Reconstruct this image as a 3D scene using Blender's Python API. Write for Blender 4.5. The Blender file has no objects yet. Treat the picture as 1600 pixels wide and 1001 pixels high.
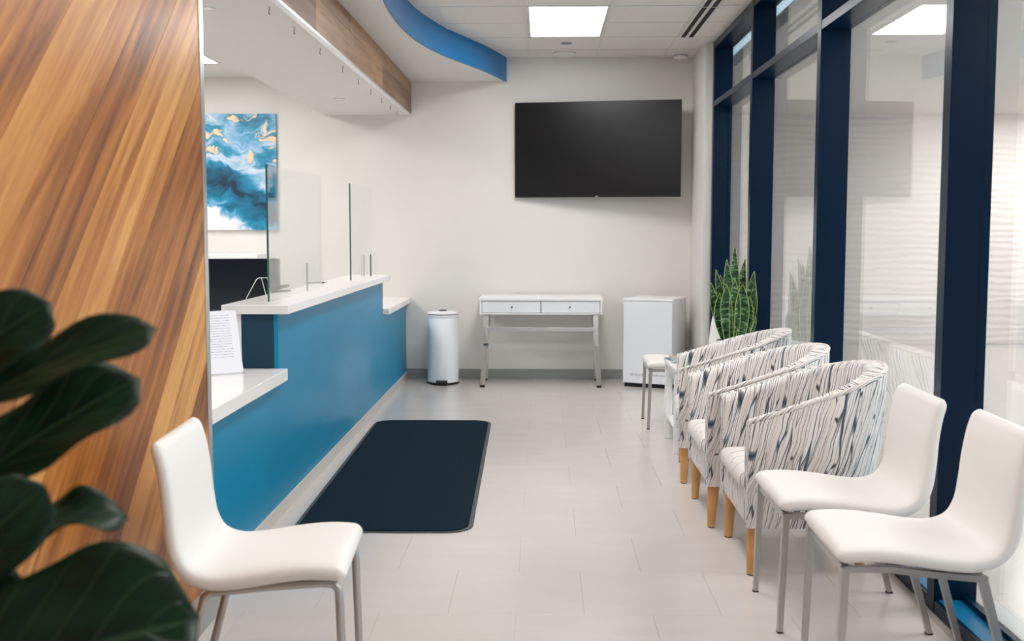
import bpy, bmesh, math, random
from mathutils import Vector, Matrix

random.seed(7)
scene = bpy.context.scene
COL = scene.collection
PI = math.pi

# ------------------------------------------------------------------ camera
F_PX, W_PX = 1680.0, 1600.0
cam_d = bpy.data.cameras.new('camera')
cam_d.sensor_fit = 'HORIZONTAL'
cam_d.sensor_width = 36.0
cam_d.lens = 36.0 * F_PX / W_PX
cam_d.clip_start = 0.05
cam_d.clip_end = 100
cam_d.dof.use_dof = True
cam_d.dof.focus_distance = 5.6
cam_d.dof.aperture_fstop = 4.0
cam = bpy.data.objects.new('camera', cam_d)
COL.objects.link(cam)
cam.location = (0, 0, 1.34)
cam.rotation_euler = (math.radians(90 - 4.8483), 0, math.radians(1.6307))
scene.camera = cam

# ------------------------------------------------------------------ world: cool daylight beyond the corridor
world = bpy.data.worlds.new('world')
scene.world = world
world.use_nodes = True
bg = world.node_tree.nodes['Background']
bg.inputs[0].default_value = (0.66, 0.84, 1.0, 1)
bg.inputs[1].default_value = 1.6

scene.view_settings.view_transform = 'Standard'
scene.view_settings.look = 'None'
scene.view_settings.gamma = 1
scene.view_settings.exposure = 0.0
scene.view_settings.use_curve_mapping = False

PANEL = 18.5          # emission of the ceiling panels

# ------------------------------------------------------------------ material helpers
def lin(r, g, b):
    f = lambda c: (c / 255 / 12.92) if c / 255 <= 0.04045 else ((c / 255 + 0.055) / 1.055) ** 2.4
    return (f(r), f(g), f(b), 1)

def new_mat(name):
    m = bpy.data.materials.new(name)
    m.use_nodes = True
    nt = m.node_tree
    p = nt.nodes['Principled BSDF']
    return m, nt, p

def N(nt, kind, **kw):
    n = nt.nodes.new(kind)
    for k, v in kw.items():
        setattr(n, k, v)
    return n

def ramp(nt, stops, interp='LINEAR'):
    r = nt.nodes.new('ShaderNodeValToRGB')
    r.color_ramp.interpolation = interp
    els = r.color_ramp.elements
    while len(els) < len(stops):
        els.new(0.5)
    for e, (p, c) in zip(els, stops):
        e.position = p
        e.color = c
    return r

def plain(name, col, rough=0.5, metal=0.0, spec=0.5, bump=0.0, bscale=60, var=0.0, vscale=3, coat=0.0):
    m, nt, p = new_mat(name)
    p.inputs['Base Color'].default_value = col
    p.inputs['Roughness'].default_value = rough
    p.inputs['Metallic'].default_value = metal
    p.inputs['Specular IOR Level'].default_value = spec
    p.inputs['Coat Weight'].default_value = coat
    tc = N(nt, 'ShaderNodeTexCoord')
    if var > 0:
        no = N(nt, 'ShaderNodeTexNoise')
        no.inputs['Scale'].default_value = vscale
        no.inputs['Detail'].default_value = 4
        nt.links.new(tc.outputs['Object'], no.inputs['Vector'])
        c0 = tuple(max(0, c * (1 - var)) for c in col[:3]) + (1,)
        c1 = tuple(min(1, c * (1 + var)) for c in col[:3]) + (1,)
        r = ramp(nt, [(0.3, c0), (0.7, c1)])
        nt.links.new(no.outputs['Fac'], r.inputs['Fac'])
        nt.links.new(r.outputs['Color'], p.inputs['Base Color'])
    if bump > 0:
        nb = N(nt, 'ShaderNodeTexNoise')
        nb.inputs['Scale'].default_value = bscale
        nb.inputs['Detail'].default_value = 3
        nt.links.new(tc.outputs['Object'], nb.inputs['Vector'])
        b = N(nt, 'ShaderNodeBump')
        b.inputs['Strength'].default_value = bump
        b.inputs['Distance'].default_value = 0.004
        nt.links.new(nb.outputs['Fac'], b.inputs['Height'])
        nt.links.new(b.outputs['Normal'], p.inputs['Normal'])
    return m

def emit(name, col, strength):
    m, nt, p = new_mat(name)
    p.inputs['Base Color'].default_value = (0.8, 0.8, 0.8, 1)
    p.inputs['Emission Color'].default_value = col
    p.inputs['Emission Strength'].default_value = strength
    return m

def glass_mat(name, tint=(0.97, 0.985, 0.98, 1), boost=1.0):
    # thin sheet: Schlick mirror over a clear sheet, same on both faces
    m = bpy.data.materials.new(name)
    m.use_nodes = True
    nt = m.node_tree
    nt.nodes.clear()
    out = N(nt, 'ShaderNodeOutputMaterial')
    geo = N(nt, 'ShaderNodeNewGeometry')
    dot = N(nt, 'ShaderNodeVectorMath', operation='DOT_PRODUCT')
    nt.links.new(geo.outputs['Normal'], dot.inputs[0])
    nt.links.new(geo.outputs['Incoming'], dot.inputs[1])
    ab = N(nt, 'ShaderNodeMath', operation='ABSOLUTE')
    nt.links.new(dot.outputs['Value'], ab.inputs[0])
    om = N(nt, 'ShaderNodeMath', operation='SUBTRACT')
    om.inputs[0].default_value = 1.0
    nt.links.new(ab.outputs[0], om.inputs[1])
    pw = N(nt, 'ShaderNodeMath', operation='POWER')
    nt.links.new(om.outputs[0], pw.inputs[0])
    pw.inputs[1].default_value = 5.0
    ma = N(nt, 'ShaderNodeMath', operation='MULTIPLY_ADD')
    nt.links.new(pw.outputs[0], ma.inputs[0])
    ma.inputs[1].default_value = 0.96 * boost
    ma.inputs[2].default_value = 0.04
    ma.use_clamp = True
    tr = N(nt, 'ShaderNodeBsdfTransparent')
    tr.inputs[0].default_value = tint
    gl = N(nt, 'ShaderNodeBsdfGlossy')
    gl.inputs['Roughness'].default_value = 0.0
    gl.inputs['Color'].default_value = (1, 1, 1, 1)
    mx = N(nt, 'ShaderNodeMixShader')
    nt.links.new(ma.outputs[0], mx.inputs[0])
    nt.links.new(tr.outputs[0], mx.inputs[1])
    nt.links.new(gl.outputs[0], mx.inputs[2])
    nt.links.new(mx.outputs[0], out.inputs[0])
    return m

def wood_mat(name, dark, mid, light, rough=0.35, grain=1.0):
    # grain runs along UV.x ; each board gets its own tone
    m, nt, p = new_mat(name)
    uv = N(nt, 'ShaderNodeUVMap')
    info = N(nt, 'ShaderNodeObjectInfo')
    mp = N(nt, 'ShaderNodeMapping')
    mp.inputs['Scale'].default_value = (0.9, 13.0 * grain, 1)
    nt.links.new(uv.outputs['UV'], mp.inputs['Vector'])
    cmb = N(nt, 'ShaderNodeCombineXYZ')
    mul = N(nt, 'ShaderNodeMath', operation='MULTIPLY')
    mul.inputs[1].default_value = 37.0
    nt.links.new(info.outputs['Random'], mul.inputs[0])
    nt.links.new(mul.outputs[0], cmb.inputs[0])
    nt.links.new(mul.outputs[0], cmb.inputs[1])
    nt.links.new(cmb.outputs[0], mp.inputs['Location'])
    n1 = N(nt, 'ShaderNodeTexNoise')
    n1.inputs['Scale'].default_value = 1.6
    n1.inputs['Detail'].default_value = 5
    n1.inputs['Roughness'].default_value = 0.55
    n1.inputs['Distortion'].default_value = 0.5
    nt.links.new(mp.outputs[0], n1.inputs['Vector'])
    mp2 = N(nt, 'ShaderNodeMapping')
    mp2.inputs['Scale'].default_value = (3, 150 * grain, 1)
    nt.links.new(uv.outputs['UV'], mp2.inputs['Vector'])
    n2 = N(nt, 'ShaderNodeTexNoise')
    n2.inputs['Scale'].default_value = 1.0
    n2.inputs['Detail'].default_value = 2
    nt.links.new(mp2.outputs[0], n2.inputs['Vector'])
    # fac = 0.55*noise + 0.5*random - 0.1 + fine
    a = N(nt, 'ShaderNodeMath', operation='MULTIPLY_ADD')
    nt.links.new(info.outputs['Random'], a.inputs[0])
    a.inputs[1].default_value = 0.55
    a.inputs[2].default_value = -0.41
    b = N(nt, 'ShaderNodeMath', operation='MULTIPLY_ADD')
    nt.links.new(n1.outputs['Fac'], b.inputs[0])
    b.inputs[1].default_value = 1.25
    nt.links.new(a.outputs[0], b.inputs[2])
    c = N(nt, 'ShaderNodeMath', operation='MULTIPLY_ADD')
    nt.links.new(n2.outputs['Fac'], c.inputs[0])
    c.inputs[1].default_value = 0.13
    nt.links.new(b.outputs[0], c.inputs[2])
    r = ramp(nt, [(0.08, dark), (0.45, mid), (0.85, light)])
    nt.links.new(c.outputs[0], r.inputs['Fac'])
    nt.links.new(r.outputs['Color'], p.inputs['Base Color'])
    p.inputs['Roughness'].default_value = rough
    bp = N(nt, 'ShaderNodeBump')
    bp.inputs['Strength'].default_value = 0.06
    bp.inputs['Distance'].default_value = 0.002
    nt.links.new(n2.outputs['Fac'], bp.inputs['Height'])
    nt.links.new(bp.outputs['Normal'], p.inputs['Normal'])
    return m

# ------------------------------------------------------------------ materials
M = {}
M['wall'] = plain('wall_paint', lin(227, 223, 217), 0.6, spec=0.25, bump=0.08, bscale=180, var=0.01)
M['soffit'] = plain('soffit_paint', lin(222, 219, 214), 0.6, spec=0.25, bump=0.05, bscale=180)
M['ctile'] = plain('ceiling_tile', lin(226, 221, 214), 0.85, spec=0.1, bump=0.25, bscale=220, var=0.015, vscale=30)
M['cgrid'] = plain('ceiling_grid', lin(218, 214, 207), 0.5, spec=0.3)
M['blue'] = plain('blue_paint', lin(0, 132, 172), 0.36, spec=0.3, var=0.03, vscale=2)
M['bluefascia'] = plain('blue_fascia_paint', lin(0, 108, 166), 0.35, spec=0.3)
M['navy_end'] = plain('navy_end_paint', lin(12, 60, 82), 0.45, spec=0.4)
M['frame'] = plain('navy_frame', lin(0, 28, 54), 0.28, spec=0.2)
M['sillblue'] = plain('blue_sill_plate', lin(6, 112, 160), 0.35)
M['quartz'] = plain('white_quartz', lin(240, 236, 234), 0.2, spec=0.5, var=0.012, vscale=25)
M['whitepaint'] = plain('white_lacquer', lin(240, 239, 237), 0.3, spec=0.5)
M['whitemetal'] = plain('white_metal', lin(232, 233, 236), 0.3, spec=0.5)
M['whiteplastic'] = plain('white_plastic', lin(225, 222, 214), 0.45)
M['base'] = plain('grey_cove_base', lin(150, 152, 148), 0.5)
M['basepale'] = plain('pale_cove_base', lin(196, 192, 188), 0.45)
M['black'] = plain('black_plastic', lin(14, 16, 18), 0.35)
M['screen'] = plain('tv_screen', lin(12, 12, 15), 0.3, spec=0.4)
M['monitor'] = plain('monitor_screen', lin(6, 18, 28), 0.22, spec=0.5)
M['chrome'] = plain('chrome', (0.75, 0.76, 0.77, 1), 0.12, metal=1.0)
M['steel'] = plain('brushed_steel', (0.50, 0.48, 0.46, 1), 0.33, metal=1.0, bump=0.05, bscale=300)
M['alu'] = plain('aluminium_trim', (0.78, 0.78, 0.80, 1), 0.3, metal=1.0)
M['leather'] = plain('white_leatherette', lin(238, 235, 231), 0.48, spec=0.35, bump=0.06, bscale=240)
M['beech'] = plain('beech_wood', lin(205, 152, 96), 0.45, var=0.12, vscale=14)
M['rubber'] = plain('dark_rubber', lin(70, 72, 74), 0.6)
M['dark'] = plain('black_void', lin(8, 9, 10), 0.7)
M['panel'] = emit('led_panel', (1.0, 0.992, 0.985, 1), PANEL)
M['pot'] = plain('pale_pot', lin(205, 208, 202), 0.4)
M['soil'] = plain('soil', lin(60, 45, 34), 0.9, bump=0.6, bscale=50)
M['bark'] = plain('bark', lin(96, 78, 58), 0.8, bump=0.4, bscale=40)
M['glass'] = glass_mat('storefront_glass', (0.95, 0.97, 0.965, 1))
M['guard'] = glass_mat('guard_glass', (0.982, 0.990, 0.987, 1))
M['glassedge'] = plain('glass_edge', lin(60, 104, 100), 0.15, spec=0.6)
M['acrylic'] = glass_mat('acrylic', (0.97, 0.98, 0.98, 1))
M['woodwall'] = wood_mat('diagonal_wood', lin(96, 46, 16), lin(172, 106, 44), lin(218, 160, 88), 0.33)
M['woodbeam'] = wood_mat('beam_wood', lin(70, 46, 32), lin(120, 84, 58), lin(166, 124, 90), 0.4)
M['grey'] = plain('grey_mark', lin(130, 130, 136), 0.6)
M['gold'] = plain('brass', (0.7, 0.5, 0.25, 1), 0.3, metal=1)

def floor_mat():
    m, nt, p = new_mat('vinyl_tile')
    tc = N(nt, 'ShaderNodeTexCoord')
    info = N(nt, 'ShaderNodeObjectInfo')
    geo = N(nt, 'ShaderNodeNewGeometry')
    mp = N(nt, 'ShaderNodeMapping')
    mp.inputs['Scale'].default_value = (1.2, 3.2, 1)
    nt.links.new(geo.outputs['Position'], mp.inputs['Vector'])
    n = N(nt, 'ShaderNodeTexNoise')
    n.inputs['Scale'].default_value = 2.2
    n.inputs['Detail'].default_value = 8
    n.inputs['Roughness'].default_value = 0.62
    nt.links.new(mp.outputs[0], n.inputs['Vector'])
    ad = N(nt, 'ShaderNodeMath', operation='MULTIPLY_ADD')
    nt.links.new(info.outputs['Random'], ad.inputs[0])
    ad.inputs[1].default_value = 0.12
    nt.links.new(n.outputs['Fac'], ad.inputs[2])
    r = ramp(nt, [(0.3, lin(203, 195, 189)), (0.58, lin(206, 198, 193)), (0.85, lin(209, 202, 197))])
    nt.links.new(ad.outputs[0], r.inputs['Fac'])
    nt.links.new(r.outputs['Color'], p.inputs['Base Color'])
    rr = N(nt, 'ShaderNodeMapRange')
    rr.inputs['To Min'].default_value = 0.2
    rr.inputs['To Max'].default_value = 0.34
    nt.links.new(n.outputs['Fac'], rr.inputs['Value'])
    p.inputs['Roughness'].default_value = 0.18
    p.inputs['Specular IOR Level'].default_value = 0.45
    return m
M['floor'] = floor_mat()

def mat_mat():
    m, nt, p = new_mat('entrance_mat_pile')
    tc = N(nt, 'ShaderNodeTexCoord')
    mp = N(nt, 'ShaderNodeMapping')
    mp.inputs['Scale'].default_value = (40, 260, 1)
    nt.links.new(tc.outputs['Object'], mp.inputs['Vector'])
    n = N(nt, 'ShaderNodeTexNoise')
    n.inputs['Scale'].default_value = 1.0
    n.inputs['Detail'].default_value = 3
    nt.links.new(mp.outputs[0], n.inputs['Vector'])
    r = ramp(nt, [(0.3, lin(4, 22, 34)), (0.7, lin(14, 40, 54))])
    nt.links.new(n.outputs['Fac'], r.inputs['Fac'])
    nt.links.new(r.outputs['Color'], p.inputs['Base Color'])
    p.inputs['Roughness'].default_value = 0.95
    p.inputs['Specular IOR Level'].default_value = 0.15
    b = N(nt, 'ShaderNodeBump')
    b.inputs['Strength'].default_value = 0.5
    b.inputs['Distance'].default_value = 0.003
    nt.links.new(n.outputs['Fac'], b.inputs['Height'])
    nt.links.new(b.outputs['Normal'], p.inputs['Normal'])
    return m
M['mat'] = mat_mat()

def fabric_mat(name, du, dv, amount, slant=0.0, thick=0.5):
    # branching dark strokes on off-white cloth, strokes run along UV.y
    m, nt, p = new_mat(name)
    uv = N(nt, 'ShaderNodeUVMap')
    # warp
    wn = N(nt, 'ShaderNodeTexNoise')
    wn.inputs['Scale'].default_value = 7.0
    wn.inputs['Detail'].default_value = 1
    nt.links.new(uv.outputs['UV'], wn.inputs['Vector'])
    sub = N(nt, 'ShaderNodeVectorMath', operation='SUBTRACT')
    nt.links.new(wn.outputs['Color'], sub.inputs[0])
    sub.inputs[1].default_value = (0.5, 0.5, 0.5)
    sc = N(nt, 'ShaderNodeVectorMath', operation='MULTIPLY')
    nt.links.new(sub.outputs[0], sc.inputs[0])
    sc.inputs[1].default_value = (0.035, 0.0, 0)
    ad = N(nt, 'ShaderNodeVectorMath', operation='ADD')
    nt.links.new(uv.outputs['UV'], ad.inputs[0])
    nt.links.new(sc.outputs[0], ad.inputs[1])
    mp = N(nt, 'ShaderNodeMapping')
    mp.inputs['Rotation'].default_value = (0, 0, slant)
    nt.links.new(ad.outputs[0], mp.inputs['Vector'])
    # stroke thickness varies
    mp2 = N(nt, 'ShaderNodeMapping')
    mp2.inputs['Scale'].default_value = (du * 0.45, dv * 0.9, 1)
    mp2.inputs['Location'].default_value = (3.1, 1.7, 0)
    nt.links.new(mp.outputs[0], mp2.inputs['Vector'])
    tn = N(nt, 'ShaderNodeTexNoise')
    tn.inputs['Scale'].default_value = 1.0
    tn.inputs['Detail'].default_value = 3
    nt.links.new(mp2.outputs[0], tn.inputs['Vector'])
    th = N(nt, 'ShaderNodeMapRange')
    th.inputs['From Min'].default_value = 0.35
    th.inputs['From Max'].default_value = 0.72
    th.inputs['To Min'].default_value = 0.02
    th.inputs['To Max'].default_value = thick
    nt.links.new(tn.outputs['Fac'], th.inputs['Value'])
    layers = []
    for q, (ku, kv, kt) in enumerate(((1.0, 1.0, 1.0), (1.55, 1.35, 0.75))):
        mpq = N(nt, 'ShaderNodeMapping')
        mpq.inputs['Scale'].default_value = (du * ku, dv * kv, 1)
        mpq.inputs['Location'].default_value = (q * 5.3, q * 2.9, 0)
        nt.links.new(mp.outputs[0], mpq.inputs['Vector'])
        vq = N(nt, 'ShaderNodeTexVoronoi', feature='DISTANCE_TO_EDGE')
        vq.voronoi_dimensions = '2D'
        vq.inputs['Scale'].default_value = 1.0
        nt.links.new(mpq.outputs[0], vq.inputs['Vector'])
        tq = N(nt, 'ShaderNodeMath', operation='MULTIPLY')
        tq.inputs[1].default_value = kt
        nt.links.new(th.outputs[0], tq.inputs[0])
        dq = N(nt, 'ShaderNodeMath', operation='DIVIDE')
        nt.links.new(vq.outputs['Distance'], dq.inputs[0])
        nt.links.new(tq.outputs[0], dq.inputs[1])
        rq = ramp(nt, [(0.0, (1, 1, 1, 1)), (0.5, (0.8, 0.8, 0.8, 1)), (1.0, (0, 0, 0, 1))])
        nt.links.new(dq.outputs[0], rq.inputs['Fac'])
        layers.append(rq)
    r = N(nt, 'ShaderNodeMath', operation='MAXIMUM')
    nt.links.new(layers[0].outputs['Color'], r.inputs[0])
    nt.links.new(layers[1].outputs['Color'], r.inputs[1])
    am = N(nt, 'ShaderNodeMath', operation='MULTIPLY')
    am.inputs[1].default_value = amount
    nt.links.new(r.outputs[0], am.inputs[0])
    # stroke tint: charcoal to slate blue
    cn = N(nt, 'ShaderNodeTexNoise')
    cn.inputs['Scale'].default_value = 9.0
    nt.links.new(uv.outputs['UV'], cn.inputs['Vector'])
    cr = ramp(nt, [(0.35, lin(52, 50, 54)), (0.65, lin(46, 78, 100))])
    nt.links.new(cn.outputs['Fac'], cr.inputs['Fac'])
    br = ramp(nt, [(0.35, lin(232, 224, 219)), (0.7, lin(240, 237, 235))])
    nt.links.new(tn.outputs['Fac'], br.inputs['Fac'])
    mx = N(nt, 'ShaderNodeMix', data_type='RGBA')
    nt.links.new(am.outputs[0], mx.inputs['Factor'])
    nt.links.new(br.outputs['Color'], mx.inputs['A'])
    nt.links.new(cr.outputs['Color'], mx.inputs['B'])
    nt.links.new(mx.outputs['Result'], p.inputs['Base Color'])
    p.inputs['Roughness'].default_value = 0.85
    p.inputs['Specular IOR Level'].default_value = 0.2
    return m
M['fabric'] = fabric_mat('streaked_fabric', 44, 2.4, 1.0, -0.28, 0.14)
M['fabric_seat'] = fabric_mat('fine_streaked_fabric', 40, 2.4, 0.6, 0.1, 0.09)

def art_mat():
    m, nt, p = new_mat('abstract_painting')
    uv = N(nt, 'ShaderNodeUVMap')
    # flow-warped coordinates
    n1 = N(nt, 'ShaderNodeTexNoise')
    n1.inputs['Scale'].default_value = 2.6
    n1.inputs['Detail'].default_value = 5
    n1.inputs['Distortion'].default_value = 1.2
    nt.links.new(uv.outputs['UV'], n1.inputs['Vector'])
    mixv = N(nt, 'ShaderNodeVectorMath', operation='MULTIPLY_ADD')
    nt.links.new(n1.outputs['Color'], mixv.inputs[0])
    mixv.inputs[1].default_value = (0.42, 0.34, 0)
    nt.links.new(uv.outputs['UV'], mixv.inputs[2])
    mp = N(nt, 'ShaderNodeMapping')
    mp.inputs['Rotation'].default_value = (0, 0, 0.6)
    mp.inputs['Scale'].default_value = (2.0, 7.0, 1)
    nt.links.new(mixv.outputs[0], mp.inputs['Vector'])
    n2 = N(nt, 'ShaderNodeTexNoise')
    n2.inputs['Scale'].default_value = 1.2
    n2.inputs['Detail'].default_value = 7
    n2.inputs['Distortion'].default_value = 0.8
    nt.links.new(mp.outputs[0], n2.inputs['Vector'])
    # large layout: teal band lower middle right, white bottom left
    sx = N(nt, 'ShaderNodeSeparateXYZ')
    nt.links.new(mixv.outputs[0], sx.inputs[0])
    # band centred at warped y ~0.55 ; depth
    s1 = N(nt, 'ShaderNodeMath', operation='MULTIPLY_ADD')   # y - 0.25*x
    nt.links.new(sx.outputs['X'], s1.inputs[0])
    s1.inputs[1].default_value = 0.42
    nt.links.new(sx.outputs['Y'], s1.inputs[2])
    gr = ramp(nt, [(0.5, (0.72, 0.72, 0.72, 1)), (0.62, (0.3, 0.3, 0.3, 1)), (0.8, (0.02, 0.02, 0.02, 1)), (0.93, (0.1, 0.1, 0.1, 1)), (1.0, (0.34, 0.34, 0.34, 1))])
    nt.links.new(s1.outputs[0], gr.inputs['Fac'])
    su = N(nt, 'ShaderNodeMath', operation='MULTIPLY_ADD')
    nt.links.new(n2.outputs['Fac'], su.inputs[0])
    su.inputs[1].default_value = 0.9
    sb = N(nt, 'ShaderNodeMath', operation='SUBTRACT')
    nt.links.new(gr.outputs['Color'], sb.inputs[0])
    sb.inputs[1].default_value = 0.34
    nt.links.new(sb.outputs[0], su.inputs[2])
    cr = ramp(nt, [(0.08, lin(4, 48, 72)), (0.24, lin(0, 104, 138)), (0.36, lin(24, 138, 172)), (0.46, lin(120, 172, 205)), (0.56, lin(196, 210, 226)), (0.7, lin(238, 234, 236))])
    nt.links.new(su.outputs[0], cr.inputs['Fac'])
    # gold veins in upper part
    vo = N(nt, 'ShaderNodeTexNoise')
    vo.inputs['Scale'].default_value = 1.5
    vo.inputs['Detail'].default_value = 4
    mp3 = N(nt, 'ShaderNodeMapping')
    mp3.inputs['Rotation'].default_value = (0, 0, 0.7)
    mp3.inputs['Scale'].default_value = (1.6, 5.0, 1)
    mp3.inputs['Location'].default_value = (4.2, 2.3, 0)
    nt.links.new(mixv.outputs[0], mp3.inputs['Vector'])
    nt.links.new(mp3.outputs[0], vo.inputs['Vector'])
    vr = ramp(nt, [(0.56, (0, 0, 0, 1)), (0.59, (1, 1, 1, 1)), (0.64, (1, 1, 1, 1)), (0.66, (0, 0, 0, 1))])
    nt.links.new(vo.outputs['Fac'], vr.inputs['Fac'])
    hm = N(nt, 'ShaderNodeMapRange')
    hm.inputs['From Min'].default_value = 0.62
    hm.inputs['From Max'].default_value = 0.78
    su2 = N(nt, 'ShaderNodeSeparateXYZ')
    nt.links.new(uv.outputs['UV'], su2.inputs[0])
    hsum = N(nt, 'ShaderNodeMath', operation='MULTIPLY_ADD')
    nt.links.new(su2.outputs['X'], hsum.inputs[0])
    hsum.inputs[1].default_value = 0.25
    nt.links.new(su2.outputs['Y'], hsum.inputs[2])
    nt.links.new(hsum.outputs[0], hm.inputs['Value'])
    gm = N(nt, 'ShaderNodeMath', operation='MULTIPLY')
    nt.links.new(vr.outputs['Color'], gm.inputs[0])
    nt.links.new(hm.outputs[0], gm.inputs[1])
    mx = N(nt, 'ShaderNodeMix', data_type='RGBA')
    nt.links.new(gm.outputs[0], mx.inputs['Factor'])
    nt.links.new(cr.outputs['Color'], mx.inputs['A'])
    mx.inputs['B'].default_value = lin(238, 206, 164)
    nt.links.new(mx.outputs['Result'], p.inputs['Base Color'])
    p.inputs['Roughness'].default_value = 0.45
    return m
M['art'] = art_mat()

def paper_mat():
    m, nt, p = new_mat('printed_page')
    uv = N(nt, 'ShaderNodeUVMap')
    sp = N(nt, 'ShaderNodeSeparateXYZ')
    nt.links.new(uv.outputs['UV'], sp.inputs[0])
    w = N(nt, 'ShaderNodeMath', operation='MULTIPLY')
    w.inputs[1].default_value = 24
    nt.links.new(sp.outputs['Y'], w.inputs[0])
    fr = N(nt, 'ShaderNodeMath', operation='FRACT')
    nt.links.new(w.outputs[0], fr.inputs[0])
    r = ramp(nt, [(0.0, (0, 0, 0, 1)), (0.38, (1, 1, 1, 1))], 'CONSTANT')
    nt.links.new(fr.outputs[0], r.inputs['Fac'])
    mp = N(nt, 'ShaderNodeMapping')
    mp.inputs['Scale'].default_value = (60, 24, 1)
    nt.links.new(uv.outputs['UV'], mp.inputs['Vector'])
    n = N(nt, 'ShaderNodeTexNoise')
    n.inputs['Scale'].default_value = 1.0
    nt.links.new(mp.outputs[0], n.inputs['Vector'])
    r2 = ramp(nt, [(0.42, (0, 0, 0, 1)), (0.5, (1, 1, 1, 1))])
    nt.links.new(n.outputs['Fac'], r2.inputs['Fac'])
    inv = N(nt, 'ShaderNodeMath', operation='SUBTRACT')
    inv.inputs[0].default_value = 1.0
    nt.links.new(r.outputs['Color'], inv.inputs[1])
    a = N(nt, 'ShaderNodeMath', operation='MULTIPLY')
    nt.links.new(inv.outputs[0], a.inputs[0])
    nt.links.new(r2.outputs['Color'], a.inputs[1])
    # margins
    mg = ramp(nt, [(0.0, (0, 0, 0, 1)), (0.1, (1, 1, 1, 1)), (0.84, (0, 0, 0, 1))], 'CONSTANT')
    nt.links.new(sp.outputs['X'], mg.inputs['Fac'])
    mg2 = ramp(nt, [(0.0, (0, 0, 0, 1)), (0.24, (1, 1, 1, 1)), (0.93, (0, 0, 0, 1))], 'CONSTANT')
    nt.links.new(sp.outputs['Y'], mg2.inputs['Fac'])
    b = N(nt, 'ShaderNodeMath', operation='MULTIPLY')
    nt.links.new(a.outputs[0], b.inputs[0])
    nt.links.new(mg.outputs['Color'], b.inputs[1])
    c = N(nt, 'ShaderNodeMath', operation='MULTIPLY')
    nt.links.new(b.outputs[0], c.inputs[0])
    nt.links.new(mg2.outputs['Color'], c.inputs[1])
    mx = N(nt, 'ShaderNodeMix', data_type='RGBA')
    nt.links.new(c.outputs[0], mx.inputs['Factor'])
    mx.inputs['A'].default_value = lin(240, 239, 244)
    mx.inputs['B'].default_value = lin(196, 196, 208)
    nt.links.new(mx.outputs['Result'], p.inputs['Base Color'])
    p.inputs['Roughness'].default_value = 0.6
    return m
M['paper'] = paper_mat()

def wavewall_mat():
    m, nt, p = new_mat('wave_relief_wallcovering')
    p.inputs['Base Color'].default_value = lin(226, 220, 217)
    p.inputs['Roughness'].default_value = 0.55
    geo = N(nt, 'ShaderNodeNewGeometry')
    mp = N(nt, 'ShaderNodeMapping')
    mp.inputs['Scale'].default_value = (2.6, 1, 6.5)
    nt.links.new(geo.outputs['Position'], mp.inputs['Vector'])
    n = N(nt, 'ShaderNodeTexWave', wave_type='BANDS', bands_direction='Z')
    n.inputs['Scale'].default_value = 0.62
    n.inputs['Distortion'].default_value = 5.0
    n.inputs['Detail'].default_value = 2
    n.inputs['Detail Scale'].default_value = 1.1
    nt.links.new(mp.outputs[0], n.inputs['Vector'])
    b = N(nt, 'ShaderNodeBump')
    b.inputs['Strength'].default_value = 0.2
    b.inputs['Distance'].default_value = 0.03
    nt.links.new(n.outputs['Color'], b.inputs['Height'])
    nt.links.new(b.outputs['Normal'], p.inputs['Normal'])
    return m
M['wave'] = wavewall_mat()

def sans_mat():
    m, nt, p = new_mat('snake_plant_leaf')
    uv = N(nt, 'ShaderNodeUVMap')
    info = N(nt, 'ShaderNodeObjectInfo')
    sp = N(nt, 'ShaderNodeSeparateXYZ')
    nt.links.new(uv.outputs['UV'], sp.inputs[0])
    mp = N(nt, 'ShaderNodeMapping')
    mp.inputs['Scale'].default_value = (1.2, 34, 1)
    nt.links.new(uv.outputs['UV'], mp.inputs['Vector'])
    mu = N(nt, 'ShaderNodeMath', operation='MULTIPLY')
    mu.inputs[1].default_value = 20
    nt.links.new(info.outputs['Random'], mu.inputs[0])
    nt.links.new(mu.outputs[0], mp.inputs['Location'])
    n = N(nt, 'ShaderNodeTexNoise')
    n.inputs['Scale'].default_value = 1.0
    n.inputs['Detail'].default_value = 4
    n.inputs['Distortion'].default_value = 0.6
    nt.links.new(mp.outputs[0], n.inputs['Vector'])
    r = ramp(nt, [(0.36, lin(14, 46, 26)), (0.52, lin(40, 88, 48)), (0.68, lin(140, 172, 128))])
    nt.links.new(n.outputs['Fac'], r.inputs['Fac'])
    d = N(nt, 'ShaderNodeMath', operation='SUBTRACT')
    nt.links.new(sp.outputs['X'], d.inputs[0])
    d.inputs[1].default_value = 0.5
    ab = N(nt, 'ShaderNodeMath', operation='ABSOLUTE')
    nt.links.new(d.outputs[0], ab.inputs[0])
    e = ramp(nt, [(0.455, (0, 0, 0, 1)), (0.49, (1, 1, 1, 1))])
    nt.links.new(ab.outputs[0], e.inputs['Fac'])
    mx = N(nt, 'ShaderNodeMix', data_type='RGBA')
    nt.links.new(e.outputs['Color'], mx.inputs['Factor'])
    nt.links.new(r.outputs['Color'], mx.inputs['A'])
    mx.inputs['B'].default_value = lin(160, 180, 96)
    nt.links.new(mx.outputs['Result'], p.inputs['Base Color'])
    p.inputs['Roughness'].default_value = 0.4
    return m
M['sans'] = sans_mat()

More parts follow.
